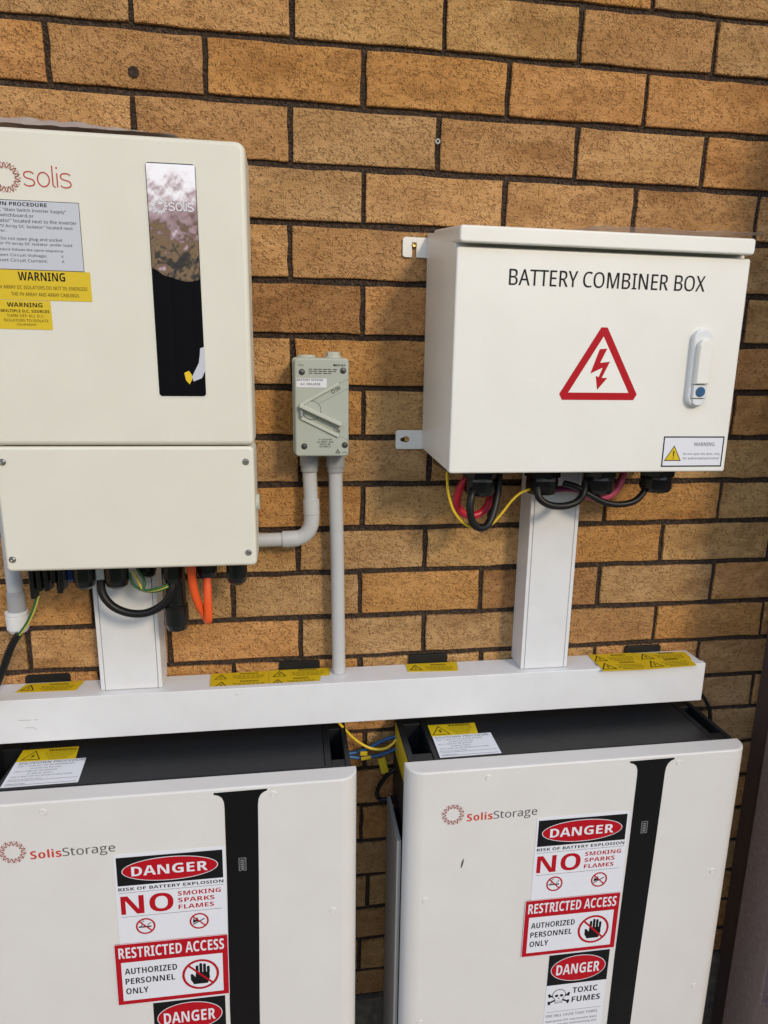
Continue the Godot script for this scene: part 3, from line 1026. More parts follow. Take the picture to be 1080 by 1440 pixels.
	# mounting brackets and their screws
	for b in [[0.4215, -0.3915, -0.359, true], [0.4155, -0.7155, -0.6815, false]]:
		s = Sh.new()
		if b[2] > -0.5:
			s.slab(FRONT, b[0], b[1], b[0] + 0.0165, b[2], 0.0005, 0.0035, [0.005, 0.001, 0.0005, 0.005], 0.0008)
			s.slab(FRONT, b[0] + 0.0233, b[1], 0.4645, b[2], 0.0005, 0.0034, [0.001, 0.0005, 0.0005, 0.0005], 0.0008)
			s.slab(FRONT, b[0] + 0.0164, b[1] + 0.024, b[0] + 0.0234, b[2], 0.0005, 0.0033, [0.0005], 0.0)
		else:
			s.slab(FRONT, b[0], b[1], 0.4645, b[2], 0.0005, 0.0035, [0.005, 0.0005, 0.0005, 0.005], 0.0008)
		var br := part("mounting_bracket", s, M.white_paint, t)
		var yy: float = b[2] - 0.0125 if b[2] > -0.5 else (b[1] + b[2]) * 0.5 + 0.001
		if b[2] < -0.5:
			s = Sh.new()
			s.disc(FRONT, b[0] + 0.0125, yy - 0.0008, 0.0042, 0.0036, 0.0037, 14)
			s.disc(FRONT, b[0] + 0.0185, yy - 0.0002, 0.006, 0.0052, 0.0037, 16)
			part("keyhole", s, M.mortar, br)
		s = Sh.new()
		s.lathe(Vector3(b[0] + 0.0198, yy, 0.0036), Vector3.BACK, [Vector2(0.0043, 0.0), Vector2(0.0041, 0.0016), Vector2(0.0028, 0.0026), Vector2(0.0015, 0.0024), Vector2(0.0, 0.0014)], 12)
		part("brass_screw", s, M.brass, br)
	for g in [[0.5435, -0.783, 0.029], [0.6525, -0.782, 0.030], [0.7545, -0.782, 0.030], [0.8615, -0.780, 0.030]]:
		gland(t, g[0], 0.105, -0.736, g[1], g[2])


func isolator() -> void:
	var t := thing("isolator_switch", "grey green weatherproof isolator switch labelled BATTERY SYSTEM on the brick wall", "switch", Vector3(0.281, -0.7175, 0.045))
	var s := Sh.new()
	s.slab(FRONT, 0.2345, -0.7165, 0.3255, -0.5595, 0.002, 0.062, [0.006], 0.002)
	part("base", s, M.switch_grey, t)
	s = Sh.new()
	s.slab(FRONT, 0.2375, -0.7175, 0.3245, -0.5605, 0.0622, 0.085, [0.006], 0.0035, 5)
	var cv := part("cover", s, M.switch_grey, t)
	for q in [[0.2495, -0.583], [0.315, -0.580], [0.252, -0.701], [0.318, -0.699]]:
		s = Sh.new()
		s.disc(FRONT, q[0], q[1], 0.0052, 0.0052, 0.0851, 16)
		part("screw_recess", s, M.ink_grey, cv)
		screw(t, q[0], q[1], 0.0851, 0.003, M.dark_steel)
	s = Sh.new()
	s.slab(FRONT, 0.2405, -0.6068, 0.2888, -0.5925, 0.0849, 0.0855, [0.0003], 0.0)
	var lab := part("label", s, M.label_white, cv)
	s = Sh.new()
	txt(s, FRONT, "BATTERY SYSTEM", 0.2415, -0.5967, 0.2825, -0.5933, 0.0856, true)
	txt(s, FRONT, "A.C. ISOLATOR", 0.247, -0.6035, 0.2785, -0.5997, 0.0856, true)
	part("lettering", s, M.ink_grey, lab)
	# dial, handle bar and the two stop ridges
	s = Sh.new()
	s.lathe(Vector3(0.2645, -0.643, 0.0848), Vector3.BACK, [Vector2(0.0145, 0.0), Vector2(0.0145, 0.0012), Vector2(0.0138, 0.0018), Vector2(0.0, 0.0018)], 32)
	var dial := part("dial", s, M.switch_grey, cv)
	s = Sh.new()
	var arc := PackedVector2Array()
	for i in 49:
		var a := TAU * i / 48.0
		arc.append(Vector2(0.2645 + 0.0149 * cos(a), -0.643 + 0.0149 * sin(a)))
	s.band(FRONT, arc, 0.0007, 0.0852)
	part("dial_gap", s, M.ink, cv)
	var f1 := FRONT.turned(0.2465, -0.6355, -24.5)
	s = Sh.new()
	s.slab(f1, -0.002, -0.0032, 0.0725, 0.0032, 0.0862, 0.0975, [0.002], 0.0015)
	part("handle_bar", s, M.switch_bar, dial)
	s = Sh.new()
	s.box(Vector3(0.2465, -0.6525, 0.0851), Vector3(0.2505, -0.638, 0.0925))
	part("padlock_tab", s, M.fitting_grey, dial)
	for rg in [[0.2475, -0.634, 29.0, 0.069], [0.2485, -0.6555, -26.0, 0.066]]:
		var f := FRONT.turned(rg[0], rg[1], rg[2])
		s = Sh.new()
		s.slab(f, -0.002, -0.0024, rg[3], 0.0024, 0.0848, 0.0885, [0.0018], 0.0012)
		part("stop_ridge", s, M.switch_bar, cv)
	s = Sh.new()
	for l in [[0.2765, -0.632, 0.3235, -0.6075], [0.308, -0.6005, 0.3235, -0.593], [0.309, -0.6845, 0.3235, -0.691]]:
		s = Sh.new()
		s.band(FRONT, PackedVector2Array([Vector2(l[0], l[1]), Vector2(l[2], l[3])]), 0.0007, 0.0851)
		part("moulded_line", s, M.edge_grey, cv)
	s = Sh.new()
	var z := 0.0852
	txt(s, FRONT, "IP66", 0.2445, -0.5735, 0.252, -0.571, z)
	s.rect(FRONT, 0.2995, -0.5732, 0.3033, -0.5702, z)
	txt(s, FRONT, "BENY", 0.304, -0.5732, 0.3192, -0.5702, z, true)
	for k in 3:
		for w in 6:
			var x := 0.2605 + w * 0.0076
			if k == 2 and w > 4:
				continue
			s.rect(FRONT, x, -0.579 - k * 0.0031, x + 0.0052 + 0.0015 * ((w * 7 + k * 3) % 2), -0.5778 - k * 0.0031, z)
	var fo := FRONT.turned(0.299, -0.613, 27.0)
	var ring := PackedVector2Array()
	for i in 18:
		ring.append(Vector2(0.0025 * cos(TAU * i / 18.0), 0.0027 * sin(TAU * i / 18.0)))
	s.band(fo, ring, 0.001, z, true)
	txt(s, fo, "OFF", 0.0046, -0.0026, 0.0132, 0.0029, z, true)
	var fi := FRONT.turned(0.300, -0.6725, -25.0)
	txt(s, fi, "I", 0.0, -0.0028, 0.0012, 0.003, z, true)
	txt(s, fi, "ON", 0.0035, -0.0028, 0.0108, 0.0029, z, true)
	var lines := ["A-C ISOLATOR", "AC 690V~ 63A", "POLE 4P", "IEC 60947-3"]
	for k in 4:
		var half := [0.0105, 0.0135, 0.0085, 0.0095][k] as float
		txt(s, FRONT, lines[k], 0.286 - half, -0.6912 - k * 0.0038, 0.286 + half, -0.6888 - k * 0.0038, z, true)
	warning_triangle(s, FRONT, 0.3065, -0.712, 0.006, 0.0009, z)
	s.band(FRONT, PackedVector2Array([Vector2(0.3135, -0.711), Vector2(0.3165, -0.711), Vector2(0.3195, -0.7095)]), 0.0007, z)
	s.band(FRONT, PackedVector2Array([Vector2(0.3195, -0.711), Vector2(0.3222, -0.711)]), 0.0007, z)
	part("lettering", s, M.ink, cv)
	s = Sh.new()
	s.lathe(Vector3(0.258, -0.5597, 0.045), Vector3.UP, [Vector2(0.0155, 0.0), Vector2(0.0155, 0.0025), Vector2(0.014, 0.0042), Vector2(0.0, 0.0046)], 24)
	part("entry_plug", s, M.switch_bar, t)
	s = Sh.new()
	s.lathe(Vector3(0.3015, -0.5597, 0.045), Vector3.UP, [Vector2(0.0155, 0.0), Vector2(0.0155, 0.003), Vector2(0.0, 0.0031)], 24)
	s.lathe(Vector3(0.3015, -0.5597, 0.045), Vector3.UP, [Vector2(0.012, 0.003), Vector2(0.012, 0.0085), Vector2(0.0105, 0.0098), Vector2(0.0, 0.0098)], 8, true)
	part("entry_plug", s, M.switch_bar, t)
	# conduits
	t = thing("bent_conduit", "grey plastic conduit with an elbow running from the isolator to the inverter", "conduit", Vector3(0.25, -0.884, 0.03))
	s = Sh.new()
	s.lathe(Vector3(0.2615, -0.7178, 0.031), Vector3.DOWN, [Vector2(0.0162, 0.0), Vector2(0.0162, 0.022), Vector2(0.0145, 0.0222), Vector2(0.0145, 0.032), Vector2(0.0122, 0.032)], 24)
	part("adaptor", s, M.fitting_grey, t)
	s = Sh.new()
	s.tube(PackedVector3Array([Vector3(0.2615, -0.745, 0.03), Vector3(0.264, -0.81, 0.03)]), 0.0122, 20)
	part("pipe", s, M.pvc_grey, t)
	s = Sh.new()
	s.tube(PackedVector3Array([Vector3(0.2637, -0.799, 0.03), Vector3(0.2645, -0.825, 0.03)]), 0.0142, 22)
	s.tube(smooth([Vector3(0.2645, -0.8255, 0.03), Vector3(0.2645, -0.834, 0.03), Vector3(0.262, -0.8485, 0.03), Vector3(0.2545, -0.861, 0.03), Vector3(0.2435, -0.868, 0.03), Vector3(0.236, -0.8695, 0.03)], 5), 0.0136, 22)
	s.tube(PackedVector3Array([Vector3(0.2405, -0.8695, 0.03), Vector3(0.2135, -0.8705, 0.03)]), 0.0146, 22)
	part("elbow", s, M.pvc_grey, t)
	s = Sh.new()
	s.tube(PackedVector3Array([Vector3(0.22, -0.8705, 0.03), Vector3(0.12, -0.872, 0.03)]), 0.0122, 20)
	part("pipe", s, M.pvc_grey, t)
	t = thing("straight_conduit", "light grey upright conduit running from the isolator down to the trunking", "conduit", Vector3(0.31, -1.131, 0.03))
	s = Sh.new()
	s.lathe(Vector3(0.3063, -0.7178, 0.031), Vector3.DOWN, [Vector2(0.0162, 0.0), Vector2(0.0162, 0.024), Vector2(0.0145, 0.0242), Vector2(0.0145, 0.033), Vector2(0.0122, 0.033)], 24)
	part("adaptor", s, M.fitting_grey, t)
	s = Sh.new()
	s.tube(PackedVector3Array([Vector3(0.3063, -0.745, 0.03), Vector3(0.31, -0.94, 0.028), Vector3(0.3123, -1.1285, 0.028)]), 0.0121, 22)
	part("pipe", s, M.pvc_grey, t)
	t = thing("short_conduit", "short grey conduit with a white screw fitting below the inverter's left corner", "conduit", Vector3(-0.212, -1.002, 0.08))
	s = Sh.new()
	s.tube(PackedVector3Array([Vector3(-0.210, -0.6, 0.08), Vector3(-0.2115, -0.945, 0.08)]), 0.0118, 20)
	part("pipe", s, M.pvc_grey, t)
	s = Sh.new()
	s.lathe(Vector3(-0.2115, -0.932, 0.08), Vector3.DOWN, [Vector2(0.0128, 0.0), Vector2(0.0133, 0.002), Vector2(0.0138, 0.034)], 22)
	part("coupling", s, M.fitting_grey, t)
	s = Sh.new()
	s.lathe(Vector3(-0.213, -0.966, 0.08), Vector3.DOWN, [Vector2(0.0125, 0.0), Vector2(0.0168, 0.001), Vector2(0.0168, 0.006), Vector2(0.0152, 0.0065), Vector2(0.0152, 0.0085), Vector2(0.0168, 0.009), Vector2(0.0165, 0.03), Vector2(0.013, 0.036), Vector2(0.0, 0.036)], 22)
	part("screw_fitting", s, M.latch_grey, t)


func trunk_label(parent: Node3D, c: Array, y: float) -> void:
	# c: four corners (x, z), rear left, rear right, front right, front left; a yellow warning label lying flat
	var s := Sh.new()
	var p := PackedVector3Array()
	var q := PackedVector3Array()
	for i in 4:
		p.append(Vector3(c[i][0], y, c[i][1]))
		q.append(Vector3(c[i][0], y + 0.0006, c[i][1]))
	s.quad(q[0], q[1], q[2], q[3], Vector3.UP)
	var mid := (p[0] + p[2]) * 0.5
	for i in 4:
		s.flat_quad(p[i], p[(i + 1) % 4], q[(i + 1) % 4], q[i], mid)
	var lab := part("warning_label", s, M.label_yellow, parent)
	var o := q[3] + Vector3(0, 0.0001, 0)
	var u := (q[2] - q[3])
	var w := u.length()
	u /= w
	var v := (q[0] - q[3])
	v = (v - u * v.dot(u)).normalized()
	var h := (q[0] - q[3]).dot(v)
	var f := Frame.new(o, u, v)
	s = Sh.new()
	warning_triangle(s, f, w * 0.17, h * 0.2, h * 0.6, h * 0.06, 0.0)
	txt(s, f, "WARNING", w * 0.48, h * 0.74, w * 0.8, h * 0.92, 0.0, true)
	for k in 4:
		var inset := [0.02, 0.05, 0.03, 0.1][k] as float
		for j in 7:
			var x0 := lerpf(0.34 + inset, 0.96 - inset, j / 7.0)
			s.rect(f, w * x0, h * (0.56 - k * 0.14), w * (x0 + 0.065), h * (0.6 - k * 0.14), 0.0)
	part("lettering", s, M.ink, lab)


func riser(called: String, x0: float, x1: float, top: float, z1: float, label: String) -> void:
	var t := thing(called, label, "cable trunking", Vector3((x0 + x1) * 0.5, -1.13, z1 * 0.5), "upright trunking")
	var s := Sh.new()
	s.slab(FRONT, x0 + 0.001, -1.1288, x1 - 0.001, top, 0.001, z1 - 0.004, [0.0012], 0.001)
	part("channel", s, M.pvc_white, t)
	s = Sh.new()
	s.slab(FRONT, x0 + 0.0076, -1.1284, x1 - 0.0076, top, z1 - 0.0038, z1 + 0.0001, [0.001], 0.001)
	part("lid", s, M.pvc_white, t)
	for e in [[x0, x0 + 0.007], [x1 - 0.007, x1]]:
		s = Sh.new()
		s.slab(FRONT, e[0], -1.1285, e[1], top + 0.0005, z1 - 0.0038, z1, [0.001], 0.001)
		part("lid_edge", s, M.pvc_white, t)


func trunking() -> void:
	var t := thing("main_trunking", "long white cable trunking running level across the wall above the batteries", "cable trunking", Vector3(0.25, -1.207, 0.04))
	var x0 := -0.62
	var x1 := 1.026
	var s := Sh.new()
	s.slab(TOP, x0, -0.0705, x1 - 0.001, -0.008, -1.2045, -1.1296, [0.001], 0.0012, 2, [])
	part("channel", s, M.pvc_white, t)
	s = Sh.new()
	s.slab(FRONT, x0 - 0.001, -1.2065, x1, -1.1271, 0.0708, 0.0745, [0.001], 0.0012)
	s.box(Vector3(x0 - 0.001, -1.1292, 0.0625), Vector3(x1, -1.1272, 0.0707))
	part("lid", s, M.pvc_white, t)
	s = Sh.new()
	s.slab(Frame.new(Vector3(x1 - 0.0008, 0, 0), Vector3.FORWARD, Vector3.UP), -0.0704, -1.2045, -0.008, -1.1296, 0.0, 0.0016, [0.001], 0.0008)
	part("end_cap", s, M.pvc_white, t)
	s = Sh.new()
	for q in [[-0.232, -1.164, -0.212, -1.1648], [-0.2065, -1.1645, -0.201, -1.1652], [-0.222, -1.1785, -0.207, -1.1795], [-0.2075, -1.1815, -0.2045, -1.183], [0.127, -1.139, 0.131, -1.1393]]:
		s.band(FRONT, PackedVector2Array([Vector2(q[0], q[1]), Vector2(q[2], q[3])]), 0.0007, 0.0747)
	var sc := part("scuff_marks", s, M.edge_grey, t)
	sc.set_meta("kind", "stuff")
	var y := -1.1291
	trunk_label(t, [[-0.238, 0.013], [-0.142, 0.011], [-0.146, 0.046], [-0.246, 0.043]], y)
	trunk_label(t, [[0.078, 0.010], [0.183, 0.0095], [0.184, 0.040], [0.080, 0.0385]], y)
	trunk_label(t, [[0.080, 0.039], [0.184, 0.0405], [0.185, 0.0735], [0.083, 0.0705]], y + 0.0004)
	trunk_label(t, [[0.1835, 0.009], [0.297, 0.0095], [0.294, 0.0395], [0.1845, 0.041]], y + 0.0003)
	trunk_label(t, [[0.1848, 0.0415], [0.278, 0.0395], [0.274, 0.072], [0.1855, 0.0735]], y + 0.0006)
	trunk_label(t, [[0.441, 0.010], [0.542, 0.011], [0.536, 0.048], [0.441, 0.042]], y)
	trunk_label(t, [[0.813, 0.010], [0.905, 0.010], [0.905, 0.048], [0.811, 0.046]], y)
	trunk_label(t, [[0.811, 0.0465], [0.905, 0.0485], [0.905, 0.088], [0.808, 0.0855]], y + 0.0021)
	trunk_label(t, [[0.9055, 0.012], [1.018, 0.018], [1.012, 0.051], [0.9055, 0.0485]], y + 0.0004)
	trunk_label(t, [[0.9055, 0.049], [1.005, 0.052], [1.001, 0.083], [0.9055, 0.0875]], y + 0.0023)
	riser("upright_trunking", 0.655, 0.748, -0.744, 0.056, "right hand white upright trunking between the combiner box and the level trunking")
	riser("upright_trunking", -0.1025, 0.0005, -0.858, 0.053, "left hand white upright trunking under the cream inverter")
	# tops of the black wall brackets that carry the batteries
	var lb := ["black metal bracket top on the brick beside the single label at the far left", "black metal bracket top behind the four yellow labels left of the upright conduit", "black metal bracket top behind the single yellow label in the middle", "black metal bracket top behind the four yellow labels at the trunking's right end"]
	var xs := [[-0.243, -0.168, -1.1165], [0.202, 0.278, -1.114], [0.449, 0.525, -1.1125], [0.895, 0.972, -1.1165]]
	for i in 4:
		s = Sh.new()
		s.slab(FRONT, xs[i][0], -1.36, xs[i][1], xs[i][2], 0.0015, 0.0065, [0.0005, 0.0005, 0.005, 0.005], 0.001)
		solo("wall_bracket", s, M.casing_edge, lb[i], "bracket", "black wall brackets behind the trunking")


func danger_head(s: Dictionary, f: Frame, x0: float, y0: float, x1: float, y1: float, z: float) -> void:
	s.ink.rect(f, x0, y0, x1, y1, z)
	var cx := (x0 + x1) * 0.5
	var cy := (y0 + y1) * 0.5
	var rx := (x1 - x0) * 0.455
	var ry := (y1 - y0) * 0.42
	s.white.disc(f, cx, cy, rx, ry, z + 0.0001, 48)
	s.red.disc(f, cx, cy, rx - 0.0012, ry - 0.0012, z + 0.0002, 48)
	txt(s.white, f, "DANGER", cx - rx * 0.8, cy - ry * 0.42, cx + rx * 0.78, cy + ry * 0.38, z + 0.0003, true, 1.5)


func ban_ring(s: Sh, f: Frame, x: float, y: float, r: float, w: float, z: float) -> void:
	var p := PackedVector2Array()
	for i in 32:
		p.append(Vector2(x + (r - w / 2) * cos(TAU * i / 32.0), y + (r - w / 2) * sin(TAU * i / 32.0)))
	s.band(f, p, w, z, true)
	s.band(f, PackedVector2Array([Vector2(x - r * 0.68, y + r * 0.68), Vector2(x + r * 0.68, y - r * 0.68)]), w * 0.85, z + 0.0001)


func sign_shapes() -> Dictionary:
	return {"white": Sh.new(), "red": Sh.new(), "ink": Sh.new()}


func print_sign(s: Dictionary, parent: Node3D) -> void:
	if s.ink.v.size():
		part("black_print", s.ink, M.ink, parent)
	if s.red.v.size():
		part("red_print", s.red, M.ink_red, parent)
	if s.white.v.size():
		part("white_print", s.white, M.label_white, parent)


func battery(ox: float, right: bool) -> void:
	var t := thing("battery", "right hand white storage battery under the combiner box" if right else "left hand white storage battery below the cream inverter", "battery", Vector3(0.728 + ox, GROUND, 0.1), "storage batteries")
	var X := func(x: float) -> float: return x + ox
	var s := Sh.new()
	# cover: rounded upright edges, crisp top
	s.slab(TOP, X.call(0.4145), -0.2, X.call(1.0425), -0.163, GROUND + 0.06, -1.235, [0.03, 0.03, 0.001, 0.001], 0.0035, 8)
	var cover := part("front_cover", s, M.battery_white, t)
	# upper casing: floor, plate and two end frames with open slots
	s = Sh.new()
	s.box(Vector3(X.call(0.4215), -1.42, 0.012), Vector3(X.call(1.0345), -1.305, 0.1625))
	s.box(Vector3(X.call(0.4775), -1.3049, 0.012), Vector3(X.call(0.990), -1.2365, 0.1625))
	part("casing", s, M.casing, t)
	s = Sh.new()
	s.slab(TOP, X.call(0.4775), -0.1615, X.call(0.990), -0.012, -1.2364, -1.2348, [0.001], 0.001)
	part("top_plate", s, M.casing, t)
	for e in [[0.4215, 0.477], [0.9905, 1.0345]]:
		s = Sh.new()
		var a: float = X.call(e[0])
		var b: float = X.call(e[1])
		var wall := 0.0115
		s.slab(TOP, a, -0.1625, a + wall, -0.012, -1.3048, -1.2345, [0.001], 0.0012)
		s.slab(TOP, b - 0.009, -0.1625, b, -0.012, -1.3048, -1.2352, [0.001], 0.0012)
		s.slab(TOP, a + wall, -0.1624, b - 0.009, -0.139, -1.3047, -1.2375, [0.001], 0.0012)
		s.slab(TOP, a + wall, -0.042, b - 0.009, -0.0125, -1.3047, -1.2375, [0.001], 0.0012)
		part("end_slot", s, M.casing_edge, t)
	# lower module side skins
	for e in [[0.4055, 0.4125], [1.036, 1.043]]:
		s = Sh.new()
		s.box(Vector3(X.call(e[0]), GROUND + 0.02, 0.04), Vector3(X.call(e[1]), -1.392, 0.1628))
		part("side_panel", s, M.panel_grey, t)
	s = Sh.new()
	s.box(Vector3(X.call(0.4126), GROUND + 0.02, 0.038), Vector3(X.call(1.0359), -1.4201, 0.1622))
	part("lower_module", s, M.casing, t)
	if right:
		var fl := Frame.new(Vector3(X.call(0.4215), 0, 0), Vector3.BACK, Vector3.UP)
		s = Sh.new()
		s.slab(fl, 0.03, -1.30, 0.158, -1.238, 0.0, 0.0006, [0.001], 0.0)
		part("side_label", s, M.label_yellow, t)
		s = Sh.new()
		var fs := Frame.new(Vector3(X.call(0.4055), 0, 0), Vector3.BACK, Vector3.UP)
		for k in 2:
			s.band(fs, PackedVector2Array([Vector2(0.10 + k * 0.03, -1.43), Vector2(0.125 + k * 0.02, -1.50 - k * 0.03), Vector2(0.115 + k * 0.03, -1.545 - k * 0.03)]), 0.0015, 0.0003)
		part("scuff_mark", s, M.ink_grey, t)
	# black stripe flaring at the top
	var z := 0.2003
	s = Sh.new()
	var st := PackedVector2Array()
	for q in [[0.8105, -1.2415], [0.895, -1.2408], [0.8945, -1.244], [0.8885, -1.2466], [0.8835, -1.2515], [0.8805, -1.259], [0.8795, -1.27], [0.8775, -1.40], [0.872, -1.66], [0.865, GROUND + 0.08], [0.8185, GROUND + 0.08], [0.821, -1.66], [0.8255, -1.40], [0.8265, -1.27], [0.8258, -1.259], [0.823, -1.2515], [0.8178, -1.2472], [0.8105, -1.245]]:
		st.append(Vector2(X.call(q[0]), q[1]))
	s.poly(FRONT, st, z)
	var stripe := part("black_stripe", s, M.stripe, cover)
	s = Sh.new()
	var bx: float = X.call(0.8515)
	s.band(FRONT, PackedVector2Array([Vector2(bx - 0.0055, -1.366), Vector2(bx + 0.0055, -1.366), Vector2(bx + 0.0055, -1.3895), Vector2(bx + 0.002, -1.3895), Vector2(bx, -1.387), Vector2(bx - 0.002, -1.3895), Vector2(bx - 0.0055, -1.3895)]), 0.0012, z + 0.0002, true)
	for k in 5:
		s.rect(FRONT, bx - 0.0033, -1.3715 - k * 0.0037, bx + 0.0033, -1.3693 - k * 0.0037, z + 0.0002)
	part("charge_indicator", s, M.ink_silver, stripe)
	for q in [[0.554, -1.252], [0.9045, -1.2515], [0.451, -1.486], [1.0, -1.486], [0.996, -1.748], [0.449, -1.75]]:
		s = Sh.new()
		s.lathe(Vector3(X.call(q[0]), q[1], 0.2), Vector3.BACK, [Vector2(0.0056, 0.0), Vector2(0.0054, 0.0009), Vector2(0.0042, 0.0015), Vector2(0.003, 0.0009), Vector2(0.0, 0.0014)], 16)
		part("push_plug", s, M.battery_white, cover)
	# logo
	var zl := 0.2002
	var lx: float = ox + (0.009 if not right else 0.0)
	s = Sh.new()
	sun_ring(s, FRONT, 0.4945 + lx, -1.3185, 0.0205, 0.0004, zl, 0.0)
	part("logo_ring", s, M.logo_red, cover)
	s = Sh.new()
	sun_ring(s, FRONT, 0.4945 + lx, -1.3185, 0.0200, 0.0012, zl + 0.0001, 0.45)
	part("logo_ring", s, M.logo_dark, cover)
	var flg := FRONT.turned(0.5195 + lx, -1.3345, 0.7)
	s = Sh.new()
	txt(s, flg, "Solis", 0.0, 0.0, 0.046, 0.0155, zl, true, 1.5)
	part("logo_lettering", s, mat(lin(0.55, 0.05, 0.03), 0.5), cover)
	s = Sh.new()
	txt(s, flg, "Storage", 0.0475, -0.0045, 0.1265, 0.0155, zl, false, 1.5)
	part("logo_lettering", s, M.ink_grey, cover)
	# signs
	var sx: float = ox + (0.004 if not right else 0.0)
	var f := FRONT.turned(0.6455 + sx, -1.508, -0.4)
	s = Sh.new()
	s.slab(f, 0.0, -0.01, 0.1735, 0.1685, 0.2001, 0.2007, [0.003], 0.0)
	var sign := part("danger_sign", s, M.label_white, cover)
	var p := sign_shapes()
	z = 0.2008
	danger_head(p, f, 0.0035, 0.11, 0.1695, 0.163, z)
	txt(p.ink, f, "RISK OF BATTERY EXPLOSION", 0.004, 0.1005, 0.1695, 0.1065, z, true, 2.0)
	p.ink.rect(f, 0.004, 0.0965, 0.1695, 0.0971, z)
	txt(p.red, f, "NO", 0.006, 0.0555, 0.0885, 0.091, z, true, 1.5)
	txt(p.red, f, "SMOKING", 0.096, 0.0825, 0.165, 0.091, z, true, 2.0)
	txt(p.red, f, "SPARKS", 0.096, 0.0695, 0.154, 0.078, z, true, 2.0)
	txt(p.red, f, "FLAMES", 0.096, 0.0565, 0.153, 0.065, z, true, 2.0)
	p.ink.rect(f, 0.006, 0.0505, 0.166, 0.0511, z)
	for k in 2:
		var cx := 0.0425 + k * 0.0855
		ban_ring(p.red, f, cx, 0.03, 0.0155, 0.0028, z + 0.0002)
		if k == 0:
			p.ink.rect(f, cx - 0.011, 0.0275, cx + 0.009, 0.0300, z + 0.0001)
			p.ink.band(f, smooth2([Vector2(cx - 0.008, 0.0305), Vector2(cx - 0.004, 0.034), Vector2(cx - 0.007, 0.037), Vector2(cx - 0.002, 0.0405)]), 0.0012, z + 0.0001)
			p.ink.band(f, PackedVector2Array([Vector2(cx + 0.003, 0.031), Vector2(cx + 0.0085, 0.037)]), 0.0012, z + 0.0001)
		else:
			p.ink.band(f, PackedVector2Array([Vector2(cx - 0.01, 0.024), Vector2(cx + 0.009, 0.034)]), 0.0018, z + 0.0001)
			p.ink.poly(f, PackedVector2Array([Vector2(cx - 0.0105, 0.027), Vector2(cx - 0.009, 0.0365), Vector2(cx - 0.006, 0.032), Vector2(cx - 0.003, 0.038), Vector2(cx - 0.0005, 0.030)]), z + 0.00012)
	print_sign(p, sign)
	# restricted access
	f = FRONT.turned(0.6345 + sx, -1.631, -0.6)
	s = Sh.new()
	s.slab(f, 0.0, 0.0, 0.1835, 0.1225, 0.2008, 0.2014, [0.003], 0.0)
	sign = part("restricted_access_sign", s, M.ink_red, cover)
	p = sign_shapes()
	z = 0.2015
	p.white.band(f, PackedVector2Array([Vector2(0.0005, 0.0005), Vector2(0.183, 0.0005), Vector2(0.183, 0.122), Vector2(0.0005, 0.122)]), 0.0009, z, true)
	p.white.rect(f, 0.0095, 0.0085, 0.1735, 0.0855, z)
	txt(p.white, f, "RESTRICTED ACCESS", 0.0065, 0.0935, 0.1765, 0.115, z, true, 2.0)
	txt(p.ink, f, "AUTHORIZED", 0.0145, 0.0615, 0.0985, 0.0735, z + 0.0001, true, 2.0)
	txt(p.ink, f, "PERSONNEL", 0.0145, 0.0415, 0.0945, 0.0535, z + 0.0001, true, 2.0)
	txt(p.ink, f, "ONLY", 0.0145, 0.0215, 0.0505, 0.0335, z + 0.0001, true, 2.0)
	var hx := 0.1365
	var hy := 0.047
	p.ink.poly(f, PackedVector2Array([Vector2(hx - 0.0165, hy + 0.002), Vector2(hx - 0.0125, hy + 0.001), Vector2(hx - 0.0085, hy - 0.005), Vector2(hx - 0.008, hy + 0.004), Vector2(hx + 0.0145, hy + 0.004), Vector2(hx + 0.015, hy - 0.008), Vector2(hx + 0.0115, hy - 0.0195), Vector2(hx - 0.0115, hy - 0.0195), Vector2(hx - 0.0165, hy - 0.01)]), z + 0.0001)
	for k in 4:
		var fx := hx - 0.0055 + k * 0.0061
		var top: float = [0.0185, 0.0225, 0.021, 0.0155][k]
		p.ink.poly(f, Sh.rr(fx - 0.0024, hy + 0.002, fx + 0.0024, hy + top, [0.0002, 0.0002, 0.0023, 0.0023], 4)[0], z + 0.00012)
	ban_ring(p.red, f, hx, hy, 0.0305, 0.0042, z + 0.0003)
	print_sign(p, sign)
	# toxic fumes
	f = FRONT.turned(0.6905 + sx, -1.633, -0.5)
	s = Sh.new()
	s.slab(f, 0.0, -0.225, 0.1195, 0.0115, 0.2001, 0.2006, [0.002], 0.0)
	sign = part("toxic_fumes_sign", s, M.label_white, cover)
	p = sign_shapes()
	z = 0.2007
	danger_head(p, f, 0.0, -0.071, 0.1195, -0.002, z)
	txt(p.ink, f, "TOXIC", 0.053, -0.094, 0.103, -0.081, z, true, 2.0)
	txt(p.ink, f, "FUMES", 0.053, -0.1155, 0.11, -0.1025, z, true, 2.0)
	p.ink.rect(f, 0.004, -0.1335, 0.1155, -0.1329, z)
	txt(p.ink, f, "FIRE WILL CAUSE TOXIC FUMES", 0.004, -0.1455, 0.108, -0.1395, z, false, 3.0)
	txt(p.ink, f, "Appropriate PPE requirements apply", 0.004, -0.1585, 0.108, -0.1525, z, false, 3.0)
	txt(p.ink, f, "for entering the room/working with", 0.004, -0.1675, 0.108, -0.1615, z, false, 3.0)
	txt(p.ink, f, "battery systems", 0.004, -0.1765, 0.06, -0.1705, z, false, 3.0)
	# skull over crossed bones
	var kx := 0.0265
	var ky := -0.094
